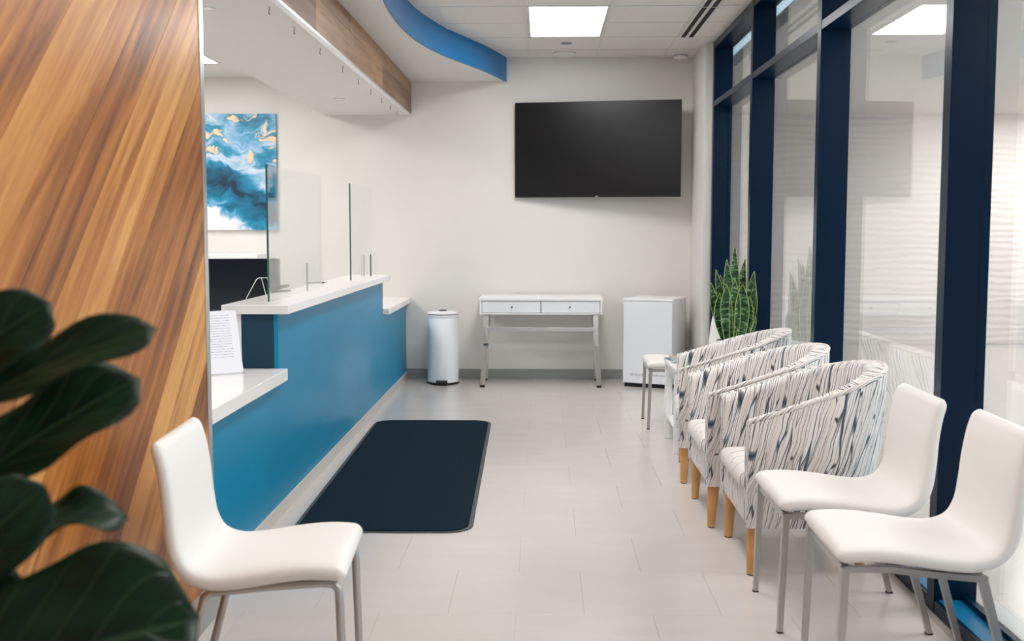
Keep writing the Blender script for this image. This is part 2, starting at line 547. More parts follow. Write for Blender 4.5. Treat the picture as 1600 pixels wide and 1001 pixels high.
def fig_mat():
    m, nt, p = new_mat('fiddle_leaf')
    uv = N(nt, 'ShaderNodeUVMap')
    sp = N(nt, 'ShaderNodeSeparateXYZ')
    nt.links.new(uv.outputs['UV'], sp.inputs[0])
    d = N(nt, 'ShaderNodeMath', operation='SUBTRACT')
    nt.links.new(sp.outputs['X'], d.inputs[0])
    d.inputs[1].default_value = 0.5
    ab = N(nt, 'ShaderNodeMath', operation='ABSOLUTE')
    nt.links.new(d.outputs[0], ab.inputs[0])
    mid = ramp(nt, [(0.0, (1, 1, 1, 1)), (0.03, (0, 0, 0, 1))])
    nt.links.new(ab.outputs[0], mid.inputs['Fac'])
    # side veins: fract((v - |u|*0.7)*7)
    sv = N(nt, 'ShaderNodeMath', operation='MULTIPLY_ADD')
    nt.links.new(ab.outputs[0], sv.inputs[0])
    sv.inputs[1].default_value = -0.6
    nt.links.new(sp.outputs['Y'], sv.inputs[2])
    s7 = N(nt, 'ShaderNodeMath', operation='MULTIPLY')
    s7.inputs[1].default_value = 7
    nt.links.new(sv.outputs[0], s7.inputs[0])
    fr = N(nt, 'ShaderNodeMath', operation='FRACT')
    nt.links.new(s7.outputs[0], fr.inputs[0])
    vr = ramp(nt, [(0.0, (0.5, 0.5, 0.5, 1)), (0.07, (0, 0, 0, 1)), (0.94, (0, 0, 0, 1)), (1.0, (0.5, 0.5, 0.5, 1))])
    nt.links.new(fr.outputs[0], vr.inputs['Fac'])
    mxv = N(nt, 'ShaderNodeMath', operation='MAXIMUM')
    nt.links.new(mid.outputs['Color'], mxv.inputs[0])
    nt.links.new(vr.outputs['Color'], mxv.inputs[1])
    no = N(nt, 'ShaderNodeTexNoise')
    no.inputs['Scale'].default_value = 5
    nt.links.new(uv.outputs['UV'], no.inputs['Vector'])
    br = ramp(nt, [(0.35, lin(5, 30, 16)), (0.7, lin(16, 56, 28))])
    nt.links.new(no.outputs['Fac'], br.inputs['Fac'])
    mx = N(nt, 'ShaderNodeMix', data_type='RGBA')
    nt.links.new(mxv.outputs[0], mx.inputs['Factor'])
    nt.links.new(br.outputs['Color'], mx.inputs['A'])
    mx.inputs['B'].default_value = lin(54, 86, 52)
    nt.links.new(mx.outputs['Result'], p.inputs['Base Color'])
    p.inputs['Roughness'].default_value = 0.45
    p.inputs['Specular IOR Level'].default_value = 0.3
    bp = N(nt, 'ShaderNodeBump')
    bp.inputs['Strength'].default_value = 0.5
    bp.inputs['Distance'].default_value = 0.006
    bp.invert = True
    nt.links.new(mxv.outputs[0], bp.inputs['Height'])
    nt.links.new(bp.outputs['Normal'], p.inputs['Normal'])
    return m
M['fig'] = fig_mat()

# ------------------------------------------------------------------ mesh helpers
def add_box(bm, x0, x1, y0, y1, z0, z1, bevel=0.0, seg=2):
    t = bmesh.new()
    bmesh.ops.create_cube(t, size=1.0)
    for v in t.verts:
        v.co = Vector((x0 + (v.co.x + .5) * (x1 - x0), y0 + (v.co.y + .5) * (y1 - y0), z0 + (v.co.z + .5) * (z1 - z0)))
    if bevel > 0:
        bmesh.ops.bevel(t, geom=t.edges[:], offset=bevel, segments=seg, profile=0.5, affect='EDGES')
    me = bpy.data.meshes.new('tmp')
    t.to_mesh(me)
    t.free()
    bm.from_mesh(me)
    bpy.data.meshes.remove(me)
    return bm

def box(x0, x1, y0, y1, z0, z1, bevel=0.0, seg=2):
    bm = bmesh.new()
    return add_box(bm, x0, x1, y0, y1, z0, z1, bevel, seg)

def frame_from(t):
    t = t.normalized()
    up = Vector((0, 0, 1)) if abs(t.z) < 0.95 else Vector((1, 0, 0))
    a = t.cross(up).normalized()
    b = a.cross(t).normalized()
    return a, b

def add_tube(bm, pts, r, n=10, square=False, caps=True, radii=None):
    pts = [Vector(p) for p in pts]
    rings = []
    pa = None
    for i, p in enumerate(pts):
        if i == 0:
            t = pts[1] - pts[0]
        elif i == len(pts) - 1:
            t = pts[-1] - pts[-2]
        else:
            t = (pts[i + 1] - p).normalized() + (p - pts[i - 1]).normalized()
        t.normalize()
        if pa is None:
            a, b = frame_from(t)
        else:
            a = (pa - t * pa.dot(t)).normalized()
            b = a.cross(t).normalized()
        pa = a
        rr = radii[i] if radii else r
        ring = []
        if square:
            rx, ry = rr if isinstance(rr, tuple) else (rr, rr)
            for sx, sy in ((-1, -1), (1, -1), (1, 1), (-1, 1)):
                ring.append(bm.verts.new(p + a * sx * rx + b * sy * ry))
        else:
            for k in range(n):
                an = 2 * PI * k / n
                ring.append(bm.verts.new(p + a * math.cos(an) * rr + b * math.sin(an) * rr))
        rings.append(ring)
    for q in range(len(rings) - 1):
        r0, r1 = rings[q], rings[q + 1]
        m = len(r0)
        for k in range(m):
            bm.faces.new((r0[k], r0[(k + 1) % m], r1[(k + 1) % m], r1[k]))
    if caps:
        bm.faces.new(rings[0][::-1])
        bm.faces.new(rings[-1])
    return bm

def add_lathe(bm, prof, n=40, cx=0, cy=0, cap=True):
    rings = []
    for r, z in prof:
        rings.append([bm.verts.new((cx + r * math.cos(2 * PI * k / n), cy + r * math.sin(2 * PI * k / n), z)) for k in range(n)])
    for q in range(len(rings) - 1):
        for k in range(n):
            bm.faces.new((rings[q][k], rings[q][(k + 1) % n], rings[q + 1][(k + 1) % n], rings[q + 1][k]))
    if cap:
        bm.faces.new(rings[0][::-1])
        bm.faces.new(rings[-1])
    return bm

def add_prism(bm, poly, z0, z1):
    a = [bm.verts.new((x, y, z0)) for x, y in poly]
    b = [bm.verts.new((x, y, z1)) for x, y in poly]
    n = len(poly)
    bm.faces.new(a[::-1])
    bm.faces.new(b)
    for k in range(n):
        bm.faces.new((a[k], a[(k + 1) % n], b[(k + 1) % n], b[k]))
    return bm

def obj(name, bm, mat, parent=None, smooth=False, label=None, angle=None):
    bmesh.ops.recalc_face_normals(bm, faces=bm.faces[:])
    me = bpy.data.meshes.new(name)
    bm.to_mesh(me)
    bm.free()
    me.materials.append(mat)
    if smooth:
        for p in me.polygons:
            p.use_smooth = True
        if angle:
            try:
                me.set_sharp_from_angle(angle=math.radians(angle))
            except Exception:
                pass
    o = bpy.data.objects.new(name, me)
    COL.objects.link(o)
    if parent is not None:
        o.parent = parent
    if label:
        o['label'] = label
    return o

def tag(o, label, cat, group=None):
    o['label'] = label
    o['category'] = cat
    if group:
        o['group'] = group
    return o

def struct(name, bm, mat, parent=None, smooth=False, label=None):
    o = obj(name, bm, mat, parent, smooth)
    if parent is None:
        o['kind'] = 'structure'
        if label:
            o['label'] = label
    return o

def thing(name, label, cat, loc=(0, 0, 0), rz=0.0, group=None):
    o = bpy.data.objects.new(name, None)
    o.empty_display_size = 0.1
    COL.objects.link(o)
    o.location = loc
    o.rotation_euler = (0, 0, rz)
    return tag(o, label, cat, group)

def copy_tree(o, parent=None):
    c = o.copy()
    COL.objects.link(c)
    if parent is not None:
        c.parent = parent
    for ch in list(o.children):
        copy_tree(ch, c)
    return c

def catmull(pts, per=8):
    P = [Vector(p) for p in pts]
    P = [P[0] * 2 - P[1]] + P + [P[-1] * 2 - P[-2]]
    out = []
    for i in range(1, len(P) - 2):
        for k in range(per):
            t = k / per
            p0, p1, p2, p3 = P[i - 1], P[i], P[i + 1], P[i + 2]
            out.append(0.5 * ((2 * p1) + (p2 - p0) * t + (2 * p0 - 5 * p1 + 4 * p2 - p3) * t * t + (3 * p1 - p0 - 3 * p2 + p3) * t ** 3))
    out.append(P[-2])
    return out

# ------------------------------------------------------------------ room dimensions
YB = 9.6            # back wall
ZC = 2.84           # main ceiling
ZS = 2.635          # soffit underside
XW = -1.165         # wood wall / beam face
XG = 1.485          # glass plane
XF = 1.372          # front of window frame
ZO = 2.68           # office ceiling
YN = -2.6           # wall behind the camera
XD = -1.225         # blue counter face

# ---- floor
floor = struct('floor', box(-5.0, 6.3, YN, 12.75, -0.12, -0.004), M['floor'], label='pale grey vinyl floor')
TP = 0.478
tile_cache = {}
def floor_tile(x0, x1, y0, y1):
    w, d = round(x1 - x0, 4), round(y1 - y0, 4)
    key = (w, d)
    g = 0.0003
    if key not in tile_cache:
        o = obj('floor_tile', box(g, w - g, g, d - g, -0.0035, 0.0, 0.0003, 1), M['floor'], floor)
        tile_cache[key] = o.data
    else:
        o = bpy.data.objects.new('floor_tile', tile_cache[key])
        COL.objects.link(o)
        o.parent = floor
    o.location = (x0, y0, 0)
row = 0
y = 3.66 - 2 * TP
while y < YB - 0.01:
    y1 = min(y + TP, YB)
    x = -0.329 if row % 2 == 0 else -0.090
    while x > -1.24:
        x -= TP
    while x < XF - 0.001:
        x0, x1 = max(x, -1.24), min(x + TP, XF)
        if x1 - x0 > 0.01:
            floor_tile(x0, x1, y, y1)
        x += TP
    y += TP
    row += 1

# ---- walls
struct('wall_back', box(-5.0, 1.5, YB, YB + 0.12, 0, 2.95), M['wall'], label='off-white painted back wall')
struct('wall_right', box(1.31, 1.50, 8.87, YB, 0, ZC), M['wall'], label='short off-white wall beside the glazing')
struct('wall_office', box(-5.12, -5.0, YN, YB, 0, 2.95), M['wall'])
struct('wall_near', box(-5.0, 6.3, YN - 0.12, YN, 0, 2.95), M['wall'])
struct('baseboard_back', box(-1.24, 1.31, YB - 0.008, YB, 0, 0.088), M['base'], label='grey cove base along the back wall')
struct('baseboard_right', box(1.302, 1.31, 8.87, YB, 0, 0.088), M['base'])

# ---- adjoining corridor beyond the glazing
struct('wall_corridor', box(1.5, 6.4, 12.7, 12.82, 0, 2.75), M['wave'], label='pale wall with wavy relief seen through the glazing')
struct('wall_corridor_side', box(6.3, 6.42, 9.2, 12.7, 0, 2.75), M['wall'])
struct('wall_corridor_return', box(1.5, 1.62, YB, 12.7, 0, 2.75), M['wall'])
struct('ceiling_corridor', box(1.56, 6.4, YN, 12.8, 2.66, 2.76), M['soffit'])

# ---- main ceiling: backing slab, hung tiles, grid bars
ceiling = struct('ceiling', box(-1.17, 1.56, YN, YB, ZC + 0.012, ZC + 0.09), M['ctile'], label='suspended white tile ceiling')
CX = [-1.312, -0.719, -0.126, 0.467, 1.054, 1.49]
CY_ = [9.6, 9.19, 8.60, 8.01, 7.42, 6.83, 6.24, 5.65, 5.06]
wave_pts = [(-0.32, 9.6), (-0.375, 9.35), (-0.485, 8.935), (-0.61, 8.55), (-0.735, 8.15), (-0.845, 7.63), (-0.892, 7.17), (-0.905, 6.71), (-0.89, 6.2), (-0.82, 5.6), (-0.70, 5.0), (-0.56, 4.4), (-0.44, 3.7), (-0.39, 2.8), (-0.39, 1.5), (-0.39, YN)]
wave = [(p.x, p.y) for p in catmull([(a, b, 0) for a, b in wave_pts], 6)]
def wave_x(yv):
    for (xa, ya), (xb, yb) in zip(wave, wave[1:]):
        if yb <= yv <= ya:
            return xa + (xb - xa) * (ya - yv) / max(1e-6, ya - yb)
    return -0.39
ctile_cache = {}
for j in range(len(CY_) - 1):
    y1, y0 = CY_[j], CY_[j + 1]
    for i in range(len(CX) - 1):
        x0, x1 = CX[i], CX[i + 1]
        if x1 < min(wave_x(y0), wave_x(y1)) - 0.02:
            continue
        if abs(x0 + 0.126) < 0.01 and y0 > 7.40 and y1 < 8.61:
            continue    # light panel
        key = (round(x1 - x0, 3), round(y1 - y0, 3))
        if key not in ctile_cache:
            o = obj('ceiling_tile', box(0.006, key[0] - 0.006, 0.006, key[1] - 0.006, 0, 0.012, 0.002, 1), M['ctile'], ceiling)
            ctile_cache[key] = o.data
        else:
            o = bpy.data.objects.new('ceiling_tile', ctile_cache[key])
            COL.objects.link(o)
            o.parent = ceiling
        o.location = (x0, y0, ZC)
for xx in CX[1:-1]:
    obj('grid_bar', box(xx - 0.012, xx + 0.012, 5.06, YB, ZC - 0.004, ZC + 0.012), M['cgrid'], ceiling)
for yy in CY_[1:]:
    obj('grid_bar', box(wave_x(yy) - 0.01, 1.48, yy - 0.010, yy + 0.010, ZC - 0.0035, ZC + 0.012), M['cgrid'], ceiling)
obj('edge_bar', box(-0.34, 1.31, YB - 0.02, YB, ZC - 0.005, ZC + 0.006), M['cgrid'], ceiling)

# ---- soffit with curved blue fascia
bm = bmesh.new()
poly = [(XW, YB)] + [(x - 0.004, y) for x, y in wave] + [(XW, YN)]
add_prism(bm, poly, ZS, ZS + 0.03)
soffit = struct('ceiling_soffit', bm, M['soffit'], label='dropped white soffit with a wavy edge')
bm = bmesh.new()
for k in range(len(wave) - 1):
    (xa, ya), (xb, yb) = wave[k], wave[k + 1]
    q = [bm.verts.new(v) for v in ((xa, ya, ZS - 0.002), (xb, yb, ZS - 0.002), (xb, yb, ZC), (xa, ya, ZC), (xa - 0.02, ya, ZS - 0.002), (xb - 0.02, yb, ZS - 0.002), (xb - 0.02, yb, ZC), (xa - 0.02, ya, ZC))]
    bm.faces.new((q[0], q[1], q[2], q[3]))
    bm.faces.new((q[4], q[7], q[6], q[5]))
    bm.faces.new((q[0], q[4], q[5], q[1]))
bmesh.ops.remove_doubles(bm, verts=bm.verts[:], dist=1e-5)
fa = struct('trim_1', bm, M['bluefascia'], smooth=True, label='curved blue fascia along the soffit edge')
for p_ in fa.data.polygons:
    p_.use_smooth = True
fa.data.set_sharp_from_angle(angle=math.radians(35))

# ---- beam over the counter (white underside, wood planks on its face)
beam = struct('ceiling_beam', box(-1.93, XW - 0.016, 3.1, YB, 2.347, ZO + 0.02), M['soffit'], label='white bulkhead beam with wood face above the counter')
def plank(name, x0, x1, y0, y1, z0, z1, parent, mat):
    bm = box(x0, x1, y0, y1, z0, z1, 0.0015, 1)
    uvl = bm.loops.layers.uv.new('UVMap')
    for f in bm.faces:
        for l in f.loops:
            l[uvl].uv = (l.vert.co.y, l.vert.co.z + l.vert.co.x)
    return obj(name, bm, mat, parent)
for z0, z1, cuts in ((2.352, 2.528, (3.1, 5.6, 7.9, YB)), (2.529, ZS, (3.1, 6.6, YB))):
    for a, b in zip(cuts, cuts[1:]):
        plank('wood_plank', XW - 0.016, XW, a + 0.0006, b - 0.0006, z0, z1, beam, M['woodbeam'])
obj('edge_trim', box(XW - 0.03, XW + 0.003, 3.1, YB, 2.338, 2.352), M['alu'], beam)

# ---- wood clad wall on the left: diagonal boards
wall_left = struct('wall_left', box(-1.30, XW - 0.016, YN, 3.715, 0, ZO), M['wall'], label='wall clad in diagonal wood boards')
def clip(poly, inside, inter):
    out = []
    for i in range(len(poly)):
        a, b = poly[i], poly[(i + 1) % len(poly)]
        ia, ib = inside(a), inside(b)
        if ia:
            out.append(a)
        if ia != ib:
            out.append(inter(a, b))
    return out
Y0, Y1, Z0, Z1 = 0.3, 3.675, 0.10, ZS
d = Vector((math.cos(math.radians(44.3)), math.sin(math.radians(44.3))))
nrm = Vector((-d.y, d.x))
s = -3.0
while s < 2.6:
    w = random.choice((0.09, 0.11, 0.13, 0.145, 0.16))
    c = [(d * -6 + nrm * (s + 0.0004)), (d * 6 + nrm * (s + 0.0004)), (d * 6 + nrm * (s + w - 0.0004)), (d * -6 + nrm * (s + w - 0.0004))]
    poly = [Vector(v) + Vector((2.0, 1.2)) for v in c]
    for ax, lim, sg in ((0, Y0, 1), (0, Y1, -1), (1, Z0, 1), (1, Z1, -1)):
        if len(poly) < 3:
            break
        poly = clip(poly, lambda p: (p[ax] - lim) * sg >= 0, lambda a, b: a + (b - a) * ((lim - a[ax]) / (b[ax] - a[ax])))
    if len(poly) >= 3:
        bm = bmesh.new()
        uvl = bm.loops.layers.uv.new('UVMap')
        f0 = [bm.verts.new((XW, p[0], p[1])) for p in poly]
        f1 = [bm.verts.new((XW - 0.015, p[0], p[1])) for p in poly]
        bm.faces.new(f0)
        bm.faces.new(f1[::-1])
        k = len(poly)
        for i in range(k):
            bm.faces.new((f0[i], f1[i], f1[(i + 1) % k], f0[(i + 1) % k]))
        jx = random.uniform(-0.0012, 0.0)
        for v in bm.verts:
            v.co.x += jx
        for f in bm.faces:
            for l in f.loops:
                q = Vector((l.vert.co.y, l.vert.co.z))
                l[uvl].uv = (q.dot(d), q.dot(nrm))
        obj('wood_board', bm, M['woodwall'], wall_left)
    s += w
obj('edge_trim', box(XW - 0.016, XW + 0.002, 3.675, 3.716, 0.0, ZS), M['alu'], wall_left)
struct('baseboard_left', box(XW - 0.016, -1.128, YN, 3.73, 0, 0.10, 0.004), M['base'], label='grey base under the wood wall')

# ---- office behind the counter
struct('ceiling_office', box(-5.0, -1.93, YN, YB, ZO, ZO + 0.1), M['ctile'])

# ---- glazing
win = bpy.data.objects.new('window_1', None)
COL.objects.link(win)
win['kind'] = 'structure'
win['label'] = 'navy framed full-height interior glazing'
XB2 = 1.52
posts = [8.80, 7.20, 5.45, 3.71, 1.97, 0.23, -1.51]
PW = 0.07
for yy in posts:
    obj('mullion', box(XF, XB2, yy, yy + PW, 0, ZC - 0.002, 0.002, 1), M['frame'], win)
ZT0, ZT1 = 2.322, 2.366
for k in range(len(posts) - 1):
    ya, yb = posts[k + 1] + PW, posts[k]
    obj('transom', box(XF + 0.002, XB2, ya, yb, ZT0, ZT1, 0.0015, 1), M['frame'], win)
    obj('header', box(XF + 0.002, XB2, ya, yb, ZC - 0.055, ZC - 0.002, 0.0015, 1), M['frame'], win)
    sl = obj('sill', box(XF + 0.002, XB2, ya, yb, 0.0, 0.045, 0.0015, 1), M['frame'], win)
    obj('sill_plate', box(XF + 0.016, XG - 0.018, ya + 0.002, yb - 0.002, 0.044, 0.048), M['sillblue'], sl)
    obj('glazing_bead', box(XG - 0.016, XG - 0.004, ya, yb, 0.045, 0.066), M['frame'], win)
    obj('glass_pane', box(XG, XG + 0.008, ya, yb, 0.046, ZT0), M['glass'], win)
    obj('glass_pane', box(XG, XG + 0.008, ya, yb, ZT1, ZC - 0.055), M['glass'], win)

# ------------------------------------------------------------------ light fixtures
def panel_light(label, cx, cy, z, wx, wy, group):
    t = thing('ceiling_light', label, 'light', (cx, cy, z), 0, group)
    bm = bmesh.new()
    fw = 0.018
    for a in (((-wx / 2, -wx / 2 + fw, -wy / 2, wy / 2)), ((wx / 2 - fw, wx / 2, -wy / 2, wy / 2)), ((-wx / 2 + fw, wx / 2 - fw, -wy / 2, -wy / 2 + fw)), ((-wx / 2 + fw, wx / 2 - fw, wy / 2 - fw, wy / 2))):
        add_box(bm, a[0], a[1], a[2], a[3], -0.005, 0.01)
    obj('frame', bm, M['cgrid'], t)
    obj('diffuser', box(-wx / 2 + fw, wx / 2 - fw, -wy / 2 + fw, wy / 2 - fw, -0.001, 0.008), M['panel'], t)
    return t
panel_light('white square-edged panel light in the tile ceiling before the television', 0.1705, 8.01 - 0.03, ZC, 0.565, 1.15, 'ceiling panel lights')
for yy, od in ((5.05, 'second'), (2.3, 'third')):
    panel_light(od + ' panel light from the television in the tile ceiling', 0.1705, yy, ZC, 0.565, 1.15, 'ceiling panel lights')
panel_light('panel light in the office ceiling beside the painting', -2.91, 8.19, ZO, 0.60, 1.18, 'ceiling panel lights')
for yy, od in ((5.4, 'second'), (2.6, 'third')):
    panel_light(od + ' panel light from the painting in the office ceiling', -3.2, yy, ZO, 0.60, 1.18, 'ceiling panel lights')

for nm, xx, yy in (('nearest', 5.6, 2.6), ('second', 5.6, 5.4), ('third', 5.6, 8.2), ('farthest', 5.6, 11.2)):  # added panels, out of view, that brighten the corridor and its far wall
    panel_light(nm + ' added unseen fill panel in the corridor ceiling beyond the glazing', xx, yy, 2.66, 0.90, 1.30, 'added corridor fill panels')
for nm, xx, yy in (('left near', 3.2, 0.6), ('left middle', 3.2, 4.0)):  # two more unseen panels added as corridor fill
    panel_light(nm + ' added unseen fill panel in the corridor ceiling beside the glazing', xx, yy, 2.66, 0.60, 1.18, 'added corridor fill panels')

# ------------------------------------------------------------------ small ceiling fittings
t = thing('slot_diffuser', 'long black two-slot air diffuser in the ceiling near the glazing', 'vent', (1.121, 0, ZC))
for ya, yb in ((7.46, 8.595), (6.24, 7.445)):
    obj('slot', box(-0.048, -0.012, ya, yb, -0.006, 0.01), M['dark'], t)
    obj('slot', box(0.012, 0.048, ya, yb, -0.006, 0.01), M['dark'], t)
    bm = box(-0.066, -0.048, ya, yb, -0.009, 0.01)
    add_box(bm, 0.048, 0.066, ya, yb, -0.009, 0.01)
    add_box(bm, -0.012, 0.012, ya, yb, -0.008, 0.01)
    add_box(bm, -0.048, 0.048, yb, yb + 0.008, -0.008, 0.01)
    obj('frame', bm, M['cgrid'], t)
t = thing('ceiling_speaker', 'flat round white ceiling disc near the back wall', 'detector', (0.183, 9.36, ZC))
obj('rim', add_lathe(bmesh.new(), [(0.085, 0.004), (0.10, -0.004), (0.098, -0.010), (0.085, -0.012)]), M['whiteplastic'], t, True, angle=40)
obj('dome', add_lathe(bmesh.new(), [(0.088, -0.010), (0.075, -0.024), (0.045, -0.034), (0.012, -0.037)]), M['whiteplastic'], t, True, angle=40)
t = thing('sprinkler_cover', 'small flat grey disc in the ceiling behind the panel light', 'sprinkler', (0.188, 8.86, ZC))
obj('plate', add_lathe(bmesh.new(), [(0.043, 0.002), (0.045, -0.004), (0.038, -0.007)]), M['grey'], t, True, angle=40)
obj('gap_ring', add_lathe(bmesh.new(), [(0.050, 0.002), (0.050, -0.0015)]), M['whiteplastic'], t, True, angle=40)
t = thing('smoke_detector', 'round white smoke detector in the ceiling corner', 'detector', (1.177, 9.40, ZC))
obj('mounting_plate', add_lathe(bmesh.new(), [(0.066, 0.002), (0.068, -0.010), (0.064, -0.014)]), M['whiteplastic'], t, True, angle=40)
obj('body', add_lathe(bmesh.new(), [(0.058, -0.013), (0.060, -0.034), (0.050, -0.046), (0.02, -0.049)]), M['whiteplastic'], t, True, angle=40)
obj('vent_ring', add_lathe(bmesh.new(), [(0.0605, -0.019), (0.0612, -0.022), (0.0605, -0.025)], cap=False), M['grey'], t, True)

ZBm = 2.347
ORD = ('ninth', 'eighth', 'seventh', 'sixth', 'fifth', 'fourth', 'third', 'second', 'first')
for k, yy in enumerate((4.95, 5.44, 6.07, 6.75, 7.32, 7.85, 8.38, 8.85, 9.27)):
    t = thing('ceiling_hook', ORD[k] + ' small S-hook from the back wall under the beam edge', 'hook', (-1.243, yy, ZBm), 0, 'hooks in a row under the beam')
    pts = []
    for i in range(9):
        an = PI / 2 + PI * 1.35 * i / 8
        pts.append((0.0, 0.010 * math.cos(an), -0.026 + 0.010 * math.sin(an)))
    obj('wire', add_tube(bmesh.new(), [(0, 0.0, 0.0)] + pts, 0.0022, 6), M['grey'], t, True)
    obj('base', add_lathe(bmesh.new(), [(0.008, 0.0), (0.008, -0.003)], 12), M['whiteplastic'], t)
for lab, xx, yy in (('flush round downlight under the beam near the back wall', -1.579, 8.40), ('flush round downlight under the beam beside the wood wall', -1.545, 4.98)):
    t = thing('downlight', lab, 'downlight', (xx, yy, ZBm))
    obj('trim_ring', add_lathe(bmesh.new(), [(0.040, 0.0), (0.046, 0.0), (0.046, -0.004), (0.040, -0.004), (0.040, 0.0)], 32, cap=False), M['whiteplastic'], t, True, angle=40)
    obj('lens', add_lathe(bmesh.new(), [(0.040, 0.0), (0.040, -0.0015)], 32), M['whitepaint'], t)

# ------------------------------------------------------------------ reception counter
t = thing('reception_counter', 'blue-fronted reception counter with a raised middle', 'counter', (0, 0, 0))
bm = bmesh.new()
prof = [(3.74, 0.065), (YB - 0.01, 0.065), (YB - 0.01, 0.683), (8.20, 0.683), (8.20, 0.9505), (4.93, 0.9505), (4.93, 0.6395), (3.74, 0.6395)]
a = [bm.verts.new((XD, p[0], p[1])) for p in prof]
b = [bm.verts.new((XD - 0.02, p[0], p[1])) for p in prof]
bm.faces.new(a); bm.faces.new(b[::-1])
for k in range(len(prof)):
    bm.faces.new((a[k], b[k], b[(k + 1) % 8], a[(k + 1) % 8]))
obj('front_panel', bm, M['blue'], t)
obj('end_panel', box(-1.397, XD - 0.02, 4.932, 4.95, 0.696, 0.95), M['navy_end'], t, label='dark navy end face of the raised counter')
obj('end_stile', box(-1.470, -1.398, 4.932, 4.95, 0.696, 0.95), M['whitepaint'], t)
obj('core', box(-1.42, XD - 0.021, 4.951, 8.199, 0.06, 0.951), M['whitepaint'], t)
obj('step_panel', box(-1.46, XD - 0.0, 8.2005, 8.212, 0.73, 0.951), M['whitepaint'], t, label='white end face above the low far worktop')
obj('toe_base', box(XD - 0.03, XD + 0.006, 3.74, YB - 0.01, 0.0, 0.064, 0.003), M['basepale'], t)
obj('back_screen', box(-2.1, -1.475, 4.96, 4.985, 0.0, 0.955), M['whitepaint'], t)
obj('low_core', box(-1.9, XD - 0.021, 3.75, 4.93, 0.06, 0.638), M['whitepaint'], t)
obj('far_core', box(-1.9, XD - 0.021, 8.215, YB - 0.01, 0.06, 0.682), M['whitepaint'], t)
tag(obj('upper_countertop', box(-1.476, -1.165, 4.885, 8.225, 0.951, 0.993, 0.003), M['quartz']), 'long white quartz slab topping the raised counter', 'countertop')
tag(obj('lower_countertop', box(-1.95, -1.183, 3.74, 4.931, 0.640, 0.695, 0.003), M['quartz']), 'low white countertop beside the wood wall', 'countertop')
tag(obj('lower_countertop', box(-1.95, -1.180, 8.227, YB - 0.003, 0.684, 0.732, 0.003), M['quartz']), 'low white countertop against the back wall beside the bin', 'countertop')
ds = thing('staff_desk', 'white work surface behind the raised counter', 'desk', (0, 0, 0))
obj('worktop', box(-2.15, -1.425, 4.99, 8.19, 0.70, 0.73, 0.003), M['whitepaint'], ds)
for yy in (5.02, 8.1):
    obj('leg_panel', box(-2.12, -1.45, yy, yy + 0.03, 0, 0.70), M['whitepaint'], ds)

# glass guards
def guard(label, x, y0, y1, z0, z1, th=0.009):
    t = thing('glass_guard', label, 'glass panel', (x, y0, z0), 0, 'glass guards on the counter')
    obj('pane', box(-th / 2, th / 2, 0.004, y1 - y0, 0.0, z1 - z0), M['guard'], t)
    obj('edge_strip', box(-th / 2, th / 2, 0, 0.004, 0.0, z1 - z0), M['glassedge'], t, label='green front edge of the glass')
    return t
guard('tall clear glass guard at the near end of the raised counter', -1.3125, 5.11, 6.35, 0.9935, 1.648)
guard('tall clear glass guard at the far end of the raised counter', -1.305, 7.28, 8.20, 0.9935, 1.648)
guard('short clear glass fin beside the near tall guard', -1.335, 6.06, 6.30, 0.9935, 1.15)
guard('short clear glass fin beside the far tall guard', -1.275, 7.95, 8.2, 0.9935, 1.155)

# things on and behind the counter
t = thing('computer_monitor', 'black computer monitor behind the raised counter', 'monitor', (-1.755, 5.95, 0.73), math.radians(4))
obj('bezel', box(-0.285, 0.285, 0.0, 0.035, 0.115, 0.447, 0.006), M['black'], t)
obj('screen', box(-0.279, 0.279, -0.0015, 0.001, 0.125, 0.441), M['monitor'], t)
obj('stand', box(-0.03, 0.03, 0.03, 0.05, 0.0, 0.2), M['black'], t)
obj('foot', box(-0.12, 0.12, -0.06, 0.12, 0.0, 0.012, 0.004), M['black'], t)
t = thing('sign_holder', 'thin pale wire easel standing behind the tall glass guard', 'sign holder', (-1.425, 5.33, 0.9935), math.radians(-12))
bm = add_tube(bmesh.new(), [(-0.045, -0.035, 0.002), (-0.005, 0.0, 0.095), (0.005, 0.004, 0.104), (0.05, 0.008, 0.106), (0.09, -0.03, 0.002)], 0.0022, 6)
obj('wire_edge', bm, M['whiteplastic'], t, True)
obj('back_stay', add_tube(bmesh.new(), [(0.02, 0.006, 0.105), (0.02, 0.06, 0.002)], 0.002, 6), M['whiteplastic'], t, True)
t = thing('stapler', 'small black stapler on the staff side of the raised counter', 'stapler', (-1.45, 5.95, 0.9935), math.radians(70))
obj('base', box(-0.06, 0.06, -0.015, 0.015, 0, 0.008, 0.002), M['black'], t)
bm = add_box(bmesh.new(), -0.058, 0.055, -0.012, 0.012, 0.012, 0.028, 0.004)
bmesh.ops.rotate(bm, verts=bm.verts[:], cent=(-0.058, 0, 0.012), matrix=Matrix.Rotation(-0.10, 3, 'Y'))
obj('arm', bm, M['black'], t)
t = thing('pen', 'dark pen lying on the raised counter between the guards', 'pen', (-1.44, 6.85, 0.9985), math.radians(25))
obj('barrel', add_tube(bmesh.new(), [(-0.07, 0, 0), (0.04, 0, 0)], 0.0045, 10), M['black'], t, True, angle=50)
obj('tip', add_tube(bmesh.new(), [(0.04, 0, 0), (0.062, 0, 0)], 0.004, 10, radii=[0.0045, 0.001]), M['steel'], t, True, angle=50)

